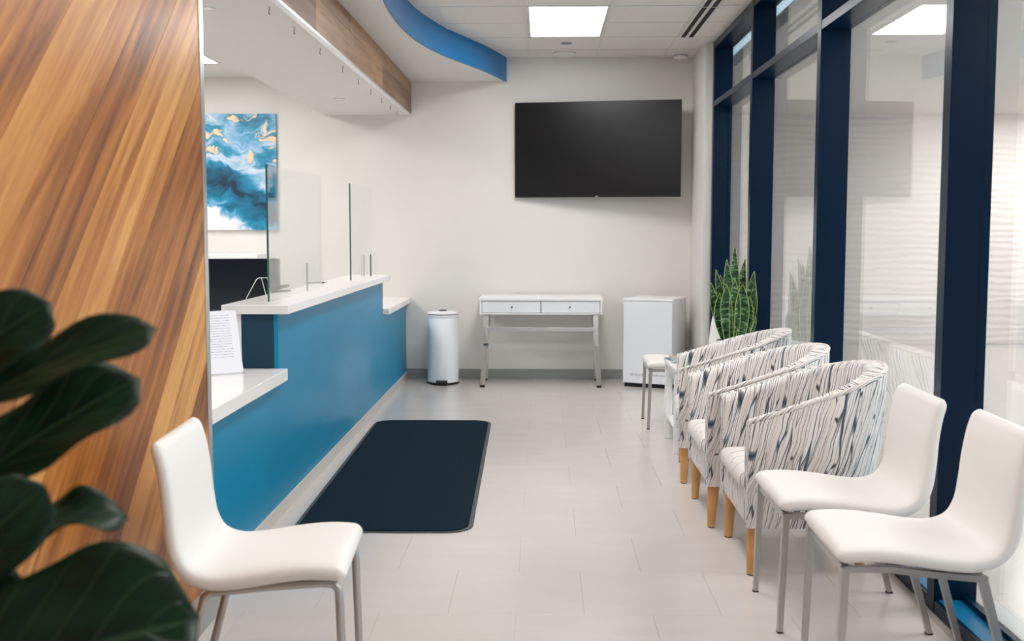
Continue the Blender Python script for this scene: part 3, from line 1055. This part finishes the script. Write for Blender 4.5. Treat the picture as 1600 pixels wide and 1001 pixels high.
t = thing('notice_holder', 'printed white notice page leaning in a holder on the low countertop', 'sign', (-1.345, 4.77, 0.697), math.radians(37))
def sheet_bm(w, h, lean, off, th):
    bm = bmesh.new()
    uvl = bm.loops.layers.uv.new('UVMap')
    ca, sa = math.cos(lean), math.sin(lean)
    P = lambda u, v, o: (-w + u * w, v * h * sa + o * ca, v * h * ca - o * sa + 0.004)
    vs = [[bm.verts.new(P(u, v, o)) for (u, v) in ((0, 0), (1, 0), (1, 1), (0, 1))] for o in (off, off + th)]
    f = bm.faces.new(vs[0]); g = bm.faces.new(vs[1][::-1])
    sd = [bm.faces.new((vs[0][k], vs[1][k], vs[1][(k + 1) % 4], vs[0][(k + 1) % 4])) for k in range(4)]
    for face in [f]:
        for l, c in zip(face.loops, ((0, 0), (1, 0), (1, 1), (0, 1))):
            l[uvl].uv = c
    return bm
obj('page', sheet_bm(0.215, 0.285, math.radians(17), 0.0, 0.0012), M['paper'], t)
obj('holder', sheet_bm(0.220, 0.290, math.radians(17), 0.003, 0.003), M['acrylic'], t)
obj('foot', box(-0.22, 0.0, -0.02, 0.07, 0.0, 0.003), M['acrylic'], t)

# office: painting and white hutch
t = thing('painting', 'blue, white and gold abstract canvas on the office wall', 'painting', (-2.78, YB, 1.334))
bm = box(-0.414, 0.414, -0.036, -0.001, 0, 1.024, 0.002, 1)
uvl = bm.loops.layers.uv.new('UVMap')
for f in bm.faces:
    for l in f.loops:
        l[uvl].uv = ((l.vert.co.x + 0.414) / 0.828, l.vert.co.z / 1.024)
obj('canvas', bm, M['art'], t)
t = thing('office_cabinet', 'low white cabinet against the office wall under the painting', 'cabinet', (-3.3, 9.35, 0))
obj('body', box(-0.85, 0.85, -0.2, 0.245, 0, 1.09, 0.003), M['whitepaint'], t)
obj('top', box(-0.865, 0.865, -0.215, 0.245, 1.09, 1.128, 0.003), M['whitepaint'], t)
for k in (-1, 0, 1):
    dr = obj('door', box(k * 0.56 - 0.275, k * 0.56 + 0.275, -0.218, -0.201, 0.05, 1.06, 0.002), M['whitepaint'], t)
    obj('knob', add_tube(bmesh.new(), [(k * 0.56 + 0.22, -0.218, 0.6), (k * 0.56 + 0.22, -0.24, 0.6)], 0.012, 10), M['steel'], dr, True, angle=40)

# ------------------------------------------------------------------ television
t = thing('television', 'large black flat television on the back wall', 'television', (0.4695, 9.45, 1.619), math.radians(-8.8))
obj('casing', box(-0.7235, 0.7235, 0.0, 0.045, 0, 0.826, 0.004), M['black'], t)
obj('screen', box(-0.7165, 0.7165, -0.0015, 0.002, 0.016, 0.819), M['screen'], t)
obj('logo', box(-0.012, 0.010, -0.003, 0.0, 0.003, 0.011), M['alu'], t, label='small silver mark under the screen')
obj('wall_mount', box(-0.2, 0.2, 0.045, 0.085, 0.25, 0.6), M['black'], t)

# ------------------------------------------------------------------ writing desk
t = thing('writing_desk', 'narrow white two-drawer desk on crossed chrome legs', 'desk', (-0.014, 9.06, 0))
obj('top', box(-0.522, 0.522, -0.005, 0.50, 0.738, 0.764, 0.003), M['whitepaint'], t)
bm = box(-0.518, -0.500, 0.0, 0.495, 0.622, 0.738)
add_box(bm, 0.500, 0.518, 0.0, 0.495, 0.622, 0.738)
add_box(bm, -0.5, 0.5, 0.0, 0.495, 0.622, 0.634)
add_box(bm, -0.5, 0.5, 0.48, 0.495, 0.634, 0.738)
obj('case', bm, M['whitepaint'], t)
for sg in (-1, 1):
    dr = obj('drawer', box(min(sg * 0.003, sg * 0.497), max(sg * 0.003, sg * 0.497), 0.003, 0.42, 0.637, 0.734, 0.0015, 1), M['whitemetal'], t)
    obj('knob', add_tube(bmesh.new(), [(sg * 0.245, 0.004, 0.685), (sg * 0.245, -0.016, 0.685)], 0.0075, 12), M['rubber'], dr, True, angle=40)
    xs = sg * 0.478
    for ya, yb in ((0.02, 0.46), (0.46, 0.02)):
        bm = add_tube(bmesh.new(), [(xs + sg * 0.018, ya, 0.012), (xs, (ya + yb) / 2, 0.34), (xs - sg * 0.012, yb, 0.622)], 0.02, square=True, radii=[(0.022, 0.012)] * 3)
        lg = obj('leg', bm, M['chrome'], t)
        obj('foot_pad', box(xs + sg * 0.018 - 0.02, xs + sg * 0.018 + 0.02, ya - 0.016, ya + 0.016, 0, 0.012), M['black'], lg)
    obj('cross_plate', box(xs - 0.02, xs + 0.024, 0.215, 0.262, 0.33, 0.36, 0.002), M['chrome'], t)
obj('stretcher', box(-0.458, 0.458, 0.085, 0.112, 0.474, 0.504, 0.003), M['alu'], t)

# ------------------------------------------------------------------ pedal bin
t = thing('pedal_bin', 'tall round white pedal bin beside the counter', 'bin', (-0.866, 9.30, 0))
obj('base_ring', add_lathe(bmesh.new(), [(0.136, 0.0), (0.139, 0.006), (0.139, 0.016), (0.135, 0.02)], 48), M['black'], t, True, angle=40)
obj('body', add_lathe(bmesh.new(), [(0.135, 0.018), (0.135, 0.575), (0.131, 0.582)], 48), M['whitemetal'], t, True, angle=40)
obj('collar', add_lathe(bmesh.new(), [(0.133, 0.582), (0.137, 0.586), (0.137, 0.602), (0.133, 0.604)], 48), M['whitemetal'], t, True, angle=40)
obj('gap', add_lathe(bmesh.new(), [(0.131, 0.603), (0.131, 0.611)], 48), M['rubber'], t)
ld = obj('lid', add_lathe(bmesh.new(), [(0.137, 0.610), (0.139, 0.615), (0.120, 0.626), (0.07, 0.633), (0.02, 0.634)], 48), M['whitemetal'], t, True, angle=40)
obj('lid_plug', add_lathe(bmesh.new(), [(0.036, 0.630), (0.036, 0.640), (0.030, 0.643)], 24), M['rubber'], ld, True, angle=40)
obj('pedal', box(-0.048, 0.048, -0.172, -0.12, 0.004, 0.044, 0.004), M['black'], t)
obj('pedal_pad', box(-0.038, 0.038, -0.1745, -0.15, 0.030, 0.0455, 0.002), M['rubber'], t)

# ------------------------------------------------------------------ small refrigerator turned in the corner
ang = math.radians(-22)
t = thing('mini_fridge', 'small white refrigerator turned into the corner', 'refrigerator', (0.893, 9.085, 0), ang)
obj('cabinet', box(-0.212, 0.212, 0.02, 0.43, 0.03, 0.735, 0.004), M['whitemetal'], t)
obj('door', box(-0.214, 0.214, -0.022, 0.017, 0.035, 0.732, 0.006), M['whitemetal'], t)
obj('top', box(-0.216, 0.216, -0.02, 0.432, 0.735, 0.757, 0.006), M['whitepaint'], t)
obj('plinth', box(-0.205, 0.205, 0.0, 0.42, 0.0, 0.03), M['black'], t)
bm = bmesh.new()
x = -0.15
rs = random.Random(5)
while x < 0.165:
    w = rs.uniform(0.003, 0.007)
    h = rs.uniform(0.012, 0.018) if rs.random() < 0.75 else 0.026
    if not -0.02 < x < 0.0:
        add_box(bm, x, x + w, -0.0228, -0.0218, 0.108 - h / 2, 0.108 + h / 2)
    x += w + rs.uniform(0.003, 0.006)
lt = obj('lettering', bm, plain('pale_grey_print', lin(172, 172, 178), 0.6), t, label='row of small grey lettering low on the door')
lt['kind'] = 'stuff'

# ------------------------------------------------------------------ floor mat
def rounded_rect(x0, x1, y0, y1, r, n=8):
    pts = []
    for cx, cy, a0 in ((x1 - r, y1 - r, 0), (x0 + r, y1 - r, 90), (x0 + r, y0 + r, 180), (x1 - r, y0 + r, 270)):
        for k in range(n + 1):
            a = math.radians(a0 + 90 * k / n)
            pts.append((cx + r * math.cos(a), cy + r * math.sin(a)))
    return pts
t = thing('entrance_mat', 'dark navy floor mat along the blue counter', 'mat', (-0.737, 6.045, 0.0003), math.radians(0.9))
obj('rubber_border', add_prism(bmesh.new(), rounded_rect(-0.405, 0.405, -1.40, 1.40, 0.12), 0.0, 0.004), M['rubber'], t)
obj('pile', add_prism(bmesh.new(), rounded_rect(-0.385, 0.385, -1.382, 1.382, 0.105), 0.0035, 0.009), M['mat'], t)

# ------------------------------------------------------------------ white upholstered chairs
def chair_shell():
    prof = [(0.262, 0.430), (0.21, 0.436), (0.14, 0.437), (0.05, 0.428), (-0.05, 0.414), (-0.125, 0.413), (-0.185, 0.437), (-0.217, 0.49), (-0.229, 0.565), (-0.236, 0.645), (-0.249, 0.725), (-0.268, 0.785)]
    path = catmull([(a, 0, b) for a, b in prof], 6)
    # arc length
    L = [0.0]
    for a, b in zip(path, path[1:]):
        L.append(L[-1] + (b - a).length)
    tot = L[-1]
    bm = bmesh.new()
    uvl = bm.loops.layers.uv.new('UVMap')
    rings = []
    def at(s):
        s = max(0, min(tot, s))
        for i in range(len(L) - 1):
            if L[i] <= s <= L[i + 1]:
                f = (s - L[i]) / max(1e-9, L[i + 1] - L[i])
                p = path[i].lerp(path[i + 1], f)
                return p
        return path[-1]
    ss = []
    T0 = 0.03
    for k in range(7):
        ss.append(T0 * (1 - math.cos(PI / 2 * k / 6)))
    n = 46
    for k in range(1, n):
        ss.append(T0 + (tot - 2 * T0) * k / n)
    for k in range(7):
        ss.append(tot - T0 * (1 - math.cos(PI / 2 * (6 - k) / 6)))
    ncs = 36
    for s in ss:
        p = at(s)
        tg = (at(s + 0.012) - at(s - 0.012)).normalized()
        nn = Vector((-tg.z, 0, tg.x))
        e = min(s, tot - s)
        sc = 1.0 if e >= T0 else math.sqrt(max(0.0, 1 - (1 - e / T0) ** 2))
        sc = max(sc, 0.03)
        f = s / tot
        hw = 0.222 - 0.014 * max(0, f - 0.5) * 2
        hw -= 0.022 * (1 - sc)
        ht = (0.030 if f < 0.45 else 0.030 - 0.004 * (f - 0.45) / 0.55) * sc
        ring = []
        for k in range(ncs):
            an = 2 * PI * k / ncs
            c_, s_ = math.cos(an), math.sin(an)
            ex = 2 / 5.5
            yy = hw * math.copysign(abs(c_) ** ex, c_)
            oo = ht * math.copysign(abs(s_) ** 0.62, s_)
            ring.append(bm.verts.new(p + Vector((0, yy, 0)) + nn * oo))
        rings.append(ring)
    for q in range(len(rings) - 1):
        for k in range(ncs):
            bm.faces.new((rings[q][k], rings[q][(k + 1) % ncs], rings[q + 1][(k + 1) % ncs], rings[q + 1][k]))
    bm.faces.new(rings[0][::-1])
    bm.faces.new(rings[-1])
    return bm

def make_chair(label, loc, rz, round_tube):
    t = thing('side_chair', label, 'chair', loc, rz, 'white upholstered side chairs')
    obj('seat_shell', chair_shell(), M['leather'], t, True, angle=60)
    legs = []
    if round_tube:
        for sg in (-1, 1):
            y = sg * 0.188
            legs.append([(0.19, y, 0.402), (0.222, y, 0.400), (0.236, y, 0.386), (0.239, y, 0.35), (0.250, y, 0.0)])
            legs.append([(-0.09, y, 0.382), (-0.125, y, 0.379), (-0.142, y, 0.366), (-0.150, y, 0.335), (-0.245, y, 0.0)])
        for pts in legs:
            obj('leg', add_tube(bmesh.new(), pts, 0.0125, 12), M['steel'], t, True, angle=50)
        bm = bmesh.new()
        for sg in (-1, 1):
            add_tube(bm, [(0.20, sg * 0.188, 0.402), (0.05, sg * 0.188, 0.394), (-0.10, sg * 0.188, 0.381)], 0.011, 10)
        add_tube(bm, [(0.17, -0.188, 0.401), (0.17, 0.188, 0.401)], 0.010, 10)
        add_tube(bm, [(-0.09, -0.188, 0.381), (-0.09, 0.188, 0.381)], 0.010, 10)
        obj('seat_frame', bm, M['steel'], t, True, angle=50)
    else:
        for sg in (-1, 1):
            y = sg * 0.205
            f = obj('leg', add_tube(bmesh.new(), [(0.240, y, 0.402), (0.252, y, 0.006)], 0.012, square=True, radii=[(0.0125, 0.011), (0.010, 0.009)]), M['steel'], t)
            obj('foot_cap', box(0.242, 0.262, y - 0.010, y + 0.010, 0.0, 0.006), M['black'], f)
            r = obj('leg', add_tube(bmesh.new(), [(-0.135, y, 0.380), (-0.240, y, 0.006)], 0.012, square=True, radii=[(0.0125, 0.012), (0.010, 0.009)]), M['steel'], t)
            obj('foot_cap', box(-0.251, -0.229, y - 0.010, y + 0.010, 0.0, 0.006), M['black'], r)
        bm = bmesh.new()
        for sg in (-1, 1):
            add_tube(bm, [(0.245, sg * 0.205, 0.397), (0.12, sg * 0.205, 0.399), (0.0, sg * 0.205, 0.386), (-0.15, sg * 0.205, 0.374)], 0.01, square=True, radii=[(0.011, 0.009)] * 4)
        add_tube(bm, [(0.238, -0.2, 0.397), (0.238, 0.2, 0.397)], 0.01, square=True)
        add_tube(bm, [(-0.135, -0.2, 0.374), (-0.135, 0.2, 0.374)], 0.01, square=True)
        obj('seat_frame', bm, M['steel'], t)
    return t
c0 = make_chair('white upholstered chair standing in front of the wood wall', (-0.775, 2.955, 0), math.radians(3.5), True)
c0.scale = (0.94, 1, 1)
c1 = make_chair('white upholstered chair between the near armchair and the nearest chair', (1.045, 3.715, 0), PI, False)
c2 = copy_tree(c1)
c2.location = (1.088, 3.155, 0)
c2.rotation_euler = (0, 0, PI - math.radians(1))
c2['label'] = 'white upholstered chair nearest the camera beside the glazing'
c3 = copy_tree(c1)
c3.location = (0.965, 7.375, 0)
c3['label'] = 'white upholstered chair beyond the side table near the refrigerator'

# ------------------------------------------------------------------ tub armchairs
def make_armchair(label, loc, rz):
    t = thing('tub_armchair', label, 'armchair', loc, rz, 'streaked tub armchairs in a row')
    R_, XC, XFt = 0.292, 0.035, 0.29
    path = []
    ns = 8
    for k in range(ns):
        path.append((XFt - (XFt - XC) * k / ns, -R_, (0, -1)))
    na = 30
    for k in range(na + 1):
        a = -PI / 2 - PI * k / na
        path.append((XC + R_ * math.cos(a), R_ * math.sin(a), (math.cos(a), math.sin(a))))
    for k in range(1, ns + 1):
        path.append((XC + (XFt - XC) * k / ns, R_, (0, 1)))
    def rim(x):
        f = max(0.0, (XFt - x) / (XFt - (XC - R_)))
        return 0.615 + 0.185 * (f ** 1.05) * (1.0 - 0.0 * f)
    bm = bmesh.new()
    uvl = bm.loops.layers.uv.new('UVMap')
    rings, us = [], []
    u = 0.0
    TH = 0.036
    prev = None
    for (px, py, (nx, ny)) in path:
        if prev:
            u += math.hypot(px - prev[0], py - prev[1]) * 1.08
        prev = (px, py)
        us.append(u)
        h = rim(px)
        # section: outer bottom -> outer top -> rounded -> inner top -> inner bottom
        fl = 0.016 * max(0.0, -nx)
        sec = [(TH - 0.026 - fl, 0.195), (TH - 0.014 - fl * 0.5, 0.32), (TH - 0.003 + fl * 0.2, 0.47), (TH + 0.002 + fl, h - 0.06), (TH + 0.002 + fl, h - 0.014), (TH - 0.006 + fl, h - 0.003), (TH - 0.016 + fl, h), (-TH + 0.02, h - 0.001), (-TH + 0.007, h - 0.007), (-TH, h - 0.025), (-TH - 0.004, 0.50), (-TH - 0.004, 0.36), (-TH, 0.22), (-TH + 0.01, 0.195)]
        rings.append([bm.verts.new((px + nx * o, py + ny * o, z)) for o, z in sec])
    m = len(rings[0])
    vv = []
    for ring in rings:
        acc, lst = 0.0, [0.195]
        for a, b in zip(ring, ring[1:]):
            acc += (b.co - a.co).length
            lst.append(0.195 + acc)
        vv.append(lst)
    for q in range(len(rings) - 1):
        for k in range(m - 1):
            f = bm.faces.new((rings[q][k], rings[q][k + 1], rings[q + 1][k + 1], rings[q + 1][k]))
            for l, (uu, vk) in zip(f.loops, ((us[q], vv[q][k]), (us[q], vv[q][k + 1]), (us[q + 1], vv[q + 1][k + 1]), (us[q + 1], vv[q + 1][k]))):
                l[uvl].uv = (uu, vk)
        f = bm.faces.new((rings[q][m - 1], rings[q][0], rings[q + 1][0], rings[q + 1][m - 1]))
        for l in f.loops:
            l[uvl].uv = (l.vert.co.x, l.vert.co.y)
    for ring in (rings[0][::-1], rings[-1]):
        f = bm.faces.new(ring)
        for l in f.loops:
            l[uvl].uv = (l.vert.co.y + 2, l.vert.co.z)
    ends = [e for e in bm.edges if e.is_boundary or len(e.link_faces) == 2 and any(len(f.verts) > 4 for f in e.link_faces)]
    bmesh.ops.bevel(bm, geom=ends, offset=0.012, segments=3, profile=0.6, affect='EDGES')
    obj('shell', bm, M['fabric'], t, True, angle=50)
    # welt along the outer rim
    bm = bmesh.new()
    pts = []
    for (px, py, (nx, ny)) in path:
        h = rim(px)
        fl = 0.016 * max(0.0, -nx)
        pts.append(Vector((px + nx * (TH - 0.004 + fl), py + ny * (TH - 0.004 + fl), h - 0.004)))
    uvl = bm.loops.layers.uv.new('UVMap')
    add_tube(bm, pts, 0.0095, 8)
    bm.verts.ensure_lookup_table()
    for f in bm.faces:
        for l in f.loops:
            c = l.vert.co
            l[uvl].uv = (c.x * 1.3 - abs(c.y) * 1.3 + c.z, c.z * 0.5 + c.y * 0.1)
    obj('welt', bm, M['fabric'], t, True, angle=60)
    # seat base and cushion
    def uvbox(bm):
        uvl = bm.loops.layers.uv.verify()
        for f in bm.faces:
            nz = abs(f.normal.z)
            for l in f.loops:
                c = l.vert.co
                l[uvl].uv = (c.y + 0.15 * c.x, c.x * 1.0 - c.z)
    bm = box(-0.20, 0.283, -0.254, 0.254, 0.195, 0.325, 0.016, 3)
    bm.normal_update(); uvbox(bm)
    obj('seat_base', bm, M['fabric_seat'], t, True, angle=50)
    bm = box(-0.19, 0.304, -0.250, 0.250, 0.322, 0.405, 0.034, 5)
    bmesh.ops.subdivide_edges(bm, edges=[e for e in bm.edges if e.calc_length() > 0.2], cuts=10, use_grid_fill=True)
    for v in bm.verts:
        if v.co.z > 0.37:
            fx = (v.co.x - 0.057) / 0.247
            fy = v.co.y / 0.25
            v.co.z += 0.028 * max(0, 1 - fx * fx) * max(0, 1 - fy * fy)
    bm.normal_update(); uvbox(bm)
    obj('seat_cushion', bm, M['fabric_seat'], t, True, angle=60)
    for sx, sy in ((0.250, -0.258), (0.250, 0.258), (-0.16, -0.2), (-0.16, 0.2)):
        ex = 0.008 if sx > 0 else -0.02
        lg = obj('leg', add_tube(bmesh.new(), [(sx, sy, 0.2), (sx + ex, sy, 0.004)], 0.025, 16, radii=[0.028, 0.018]), M['beech'], t, True, angle=50)
        obj('glide', add_tube(bmesh.new(), [(sx + ex, sy, 0.004), (sx + ex, sy, 0.0)], 0.016, 12), M['black'], lg)
    return t
a1 = make_armchair('streaked tub armchair nearest the camera, beside the white chairs', (1.073, 4.375, 0), PI)
a2 = copy_tree(a1)
a2.location = (1.022, 5.045, 0)
a2['label'] = 'streaked tub armchair in the middle of the three'
a3 = copy_tree(a1)
a3.location = (1.035, 5.865, 0)
a3.rotation_euler = (0, 0, PI - math.radians(6))
a3['label'] = 'streaked tub armchair farthest away, next to the side table'

# ------------------------------------------------------------------ side table and magazines
t = thing('side_table', 'small white side table between an armchair and the far chair', 'side table', (1.0, 6.63, 0))
obj('top', box(-0.22, 0.22, -0.27, 0.27, 0.492, 0.518, 0.006), M['whitepaint'], t)
for sx in (-1, 1):
    for sy in (-1, 1):
        obj('leg', box(sx * 0.19 - 0.022, sx * 0.19 + 0.022, sy * 0.238 - 0.022, sy * 0.238 + 0.022, 0, 0.492, 0.003), M['whitepaint'], t)
bm = box(-0.185, 0.185, -0.248, -0.228, 0.42, 0.49)
add_box(bm, -0.185, 0.185, 0.228, 0.248, 0.42, 0.49)
add_box(bm, -0.20, -0.18, -0.22, 0.22, 0.43, 0.49)
add_box(bm, 0.18, 0.20, -0.22, 0.22, 0.43, 0.49)
obj('apron', bm, M['whitepaint'], t)
obj('shelf', box(-0.20, 0.20, -0.25, 0.25, 0.13, 0.15, 0.003), M['whitepaint'], t)
def magazine(label, loc, rz, col, w, h, th):
    t = thing('magazine', label, 'magazine', loc, rz, 'magazines stacked on the side table')
    obj('pages', box(-w / 2 + 0.001, w / 2 - 0.001, -h / 2 + 0.001, h / 2 - 0.001, 0.0006, th - 0.0006), M['quartz'], t)
    bm = box(-w / 2, w / 2, -h / 2, h / 2, th - 0.0008, th)
    add_box(bm, -w / 2, w / 2, -h / 2, h / 2, 0, 0.0008)
    obj('cover', bm, plain('magazine_cover_' + str(len(bpy.data.materials)), col, 0.3, var=0.25, vscale=18), t)
magazine('bottom magazine with a dark blue cover in the stack on the side table', (0.895, 6.72, 0.518), math.radians(8), lin(52, 92, 120), 0.20, 0.27, 0.008)
magazine('middle magazine with a pale grey cover in the stack on the side table', (0.905, 6.72, 0.526), math.radians(-4), lin(168, 186, 196), 0.20, 0.27, 0.007)
magazine('top magazine with a tan cover in the stack on the side table', (0.925, 6.73, 0.533), math.radians(12), lin(190, 160, 124), 0.19, 0.25, 0.006)

# ------------------------------------------------------------------ snake plant
t = thing('snake_plant', 'variegated snake plant in a pot between the side table and far chair', 'plant', (1.24, 7.02, 0))
obj('pot', add_lathe(bmesh.new(), [(0.075, 0.0), (0.08, 0.01), (0.105, 0.60), (0.108, 0.62), (0.100, 0.62), (0.096, 0.585)], 32), M['pot'], t, True, angle=40)
obj('soil', add_lathe(bmesh.new(), [(0.0965, 0.585), (0.0965, 0.592)], 24), M['soil'], t)
def sans_leaf(base, tip, w, bow, roll):
    base, tip = Vector(base), Vector(tip)
    ax = tip - base
    L_ = ax.length
    ax.normalize()
    out = Vector((ax.x, ax.y, 0))
    if out.length < 1e-3:
        out = Vector((1, 0, 0))
    out.normalize()
    side = Vector((math.cos(roll), math.sin(roll), 0))
    side = (side - ax * side.dot(ax)).normalized()
    nn = side.cross(ax).normalized()
    bm = bmesh.new()
    uvl = bm.loops.layers.uv.new('UVMap')
    nv, nu = 18, 5
    grid = []
    for i in range(nv + 1):
        v = i / nv
        c = base + ax * (L_ * v) + out * (bow * math.sin(PI * v))
        if v < 0.55:
            ww = w * (0.62 + 0.38 * math.sin(PI / 2 * v / 0.55))
        else:
            ww = w * max(0.0, 1 - ((v - 0.55) / 0.45) ** 2.0)
        tw = 0.5 * (v - 0.3)
        sd = (side * math.cos(tw) + nn * math.sin(tw))
        n2 = sd.cross(ax).normalized()
        rowv = []
        for j in range(nu):
            uu = j / (nu - 1) * 2 - 1
            rowv.append(bm.verts.new(c + sd * (uu * max(ww, 0.0006) / 2) + n2 * (0.38 * ww * uu * uu)))
        grid.append(rowv)
    for i in range(nv):
        for j in range(nu - 1):
            f = bm.faces.new((grid[i][j], grid[i][j + 1], grid[i + 1][j + 1], grid[i + 1][j]))
            for l, (a, b) in zip(f.loops, ((j, i), (j + 1, i), (j + 1, i + 1), (j, i + 1))):
                l[uvl].uv = (a / (nu - 1), b / nv * L_ / 0.5)
    return bm
leaves = [  # dx,dy base ; dx,dy,z tip ; width ; bow ; roll
    ((0.0, 0.0), (0.005, 0.0, 1.235), 0.050, 0.0, 0.2),
    ((-0.02, -0.01), (-0.05, -0.02, 1.145), 0.055, -0.005, 0.1),
    ((0.02, 0.01), (0.075, 0.01, 1.15), 0.055, 0.0, -0.2),
    ((-0.035, 0.0), (-0.115, 0.0, 1.08), 0.045, 0.0, 0.3),
    ((-0.04, -0.02), (-0.15, -0.02, 0.995), 0.050, 0.01, 0.1),
    ((-0.03, -0.03), (-0.055, -0.07, 0.985), 0.062, 0.02, 0.0),
    ((0.015, -0.045), (0.045, -0.08, 0.99), 0.075, 0.012, 0.1),
    ((0.03, -0.04), (0.095, -0.06, 0.91), 0.075, 0.012, -0.1),
    ((0.045, -0.01), (0.13, -0.01, 1.07), 0.058, 0.02, -0.3),
    ((0.05, -0.02), (0.135, -0.03, 0.995), 0.052, 0.03, -0.5),
    ((-0.05, -0.03), (-0.095, -0.05, 0.93), 0.060, 0.04, 0.5),
    ((0.055, 0.0), (0.10, 0.0, 0.86), 0.045, 0.04, 0.7),
    ((0.0, 0.03), (0.03, 0.07, 1.11), 0.055, 0.01, 0.1),
    ((-0.02, 0.04), (-0.07, 0.10, 1.04), 0.055, 0.01, 0.4),
    ((0.03, 0.04), (0.10, 0.11, 1.05), 0.058, 0.01, -0.5),
    ((-0.01, -0.05), (-0.005, -0.075, 1.02), 0.060, 0.012, 0.1),
    ((0.0, 0.05), (0.0, 0.14, 0.95), 0.055, 0.02, 0.2),
]
for (bx, by), (tx, ty, tz), w, bow, roll in leaves:
    o = obj('leaf', sans_leaf((bx, by, 0.585), (tx, ty, tz), w * 1.22, bow, roll), M['sans'], t, True)
    sm = o.modifiers.new('thick', 'SOLIDIFY')
    sm.thickness = 0.003

# ------------------------------------------------------------------ fiddle-leaf fig in the near left corner
FIG = (-0.86, 1.28)
t = thing('fiddle_leaf_fig', 'large-leaved dark green fig in the near left corner', 'plant', (FIG[0], FIG[1], 0))
obj('pot', add_lathe(bmesh.new(), [(0.10, 0.0), (0.105, 0.01), (0.135, 0.30), (0.138, 0.32), (0.126, 0.32), (0.122, 0.285)], 32), M['pot'], t, True, angle=40)
obj('soil', add_lathe(bmesh.new(), [(0.1225, 0.285), (0.1225, 0.292)], 24), M['soil'], t)
tr = [Vector((0, 0, 0.28)), Vector((0.01, 0.01, 0.6)), Vector((-0.005, 0.02, 0.9)), Vector((0.01, 0.01, 1.2)), Vector((0.0, 0.0, 1.42))]
obj('trunk', add_tube(bmesh.new(), catmull(tr, 4), 0.012, 10), M['bark'], t, True)
def fig_leaf(base, tip, w, up, fold, droop, wav):
    base, tip = Vector(base), Vector(tip)
    ax = tip - base
    L_ = ax.length
    ax.normalize()
    up = Vector(up)
    nn = (up - ax * up.dot(ax)).normalized()
    side = ax.cross(nn).normalized()
    bm = bmesh.new()
    uvl = bm.loops.layers.uv.new('UVMap')
    nv, nu = 22, 11
    grid = []
    for i in range(nv + 1):
        v = i / nv
        c = base + ax * (L_ * v) + nn * (droop * math.sin(PI * v))
        # fiddle outline: narrower waist near base, broad beyond the middle
        ww = 0.92 * w * (0.30 + 0.70 * v ** 1.1) * math.sqrt(max(0.0, 1 - v ** 6)) * min(1.0, (v / 0.10)) ** 0.5 * (1 - 0.14 * math.exp(-((v - 0.38) / 0.12) ** 2)) + 0.002
        rowv = []
        for j in range(nu):
            uu = j / (nu - 1) * 2 - 1
            edge = 1.7 * wav * math.sin(v * 17 + (1.3 if uu > 0 else 0)) * abs(uu) ** 2
            rowv.append(bm.verts.new(c + side * (uu * ww / 2) + nn * (fold * ww * abs(uu) ** 1.4 + edge)))
        grid.append(rowv)
    for i in range(nv):
        for j in range(nu - 1):
            f = bm.faces.new((grid[i][j], grid[i][j + 1], grid[i + 1][j + 1], grid[i + 1][j]))
            for l, (a, b) in zip(f.loops, ((j, i), (j + 1, i), (j + 1, i + 1), (j, i + 1))):
                l[uvl].uv = (a / (nu - 1), b / nv)
    return bm
figs = [  # base, tip (world), width, up, fold, droop, wave
    ((-0.80, 1.26, 1.05), (-0.485, 1.33, 1.218), 0.120, (-0.25, -0.75, 0.65), 0.10, 0.03, 0.004),
    ((-0.80, 1.25, 0.95), (-0.520, 1.36, 1.150), 0.155, (0.15, -0.75, 0.65), 0.14, 0.02, 0.006),
    ((-0.80, 1.27, 1.10), (-0.610, 1.31, 1.250), 0.130, (0.3, -0.8, 0.4), 0.08, 0.02, 0.005),
    ((-0.78, 1.27, 0.925), (-0.545, 1.37, 0.968), 0.105, (0.1, -0.45, 0.88), 0.18, 0.02, 0.008),
    ((-0.78, 1.18, 0.74), (-0.405, 1.22, 0.885), 0.340, (0.05, -0.80, 0.60), 0.06, 0.05, 0.006),
    ((-0.80, 1.22, 0.86), (-0.60, 1.26, 1.03), 0.15, (0.5, -0.75, 0.3), 0.08, 0.02, 0.005),
    ((-0.84, 1.22, 0.80), (-0.62, 1.26, 0.90), 0.17, (0.3, -0.8, 0.5), 0.08, 0.02, 0.005),
    ((-0.86, 1.30, 1.38), (-1.02, 1.22, 1.60), 0.16, (-0.3, -0.7, 0.6), 0.10, 0.02, 0.005),
    ((-0.87, 1.28, 1.20), (-1.08, 1.40, 1.34), 0.17, (-0.3, 0.5, 0.8), 0.10, 0.02, 0.005),
]
for base, tip, w, up, fold, droop, wav in figs:
    b0 = Vector(base) - Vector((FIG[0], FIG[1], 0))
    t0 = Vector(tip) - Vector((FIG[0], FIG[1], 0))
    o = obj('leaf', fig_leaf(b0, t0, w, up, fold, droop, wav), M['fig'], t, True)
    sm = o.modifiers.new('thick', 'SOLIDIFY')
    sm.thickness = 0.0015
    root = Vector((0.003, 0.01, max(0.32, b0.z - 0.05)))
    obj('leaf_stalk', add_tube(bmesh.new(), [root, (root + b0) / 2 + Vector((0, 0, -0.006)), b0 + (t0 - b0) * 0.03], 0.004, 8), M['fig'], t, True)
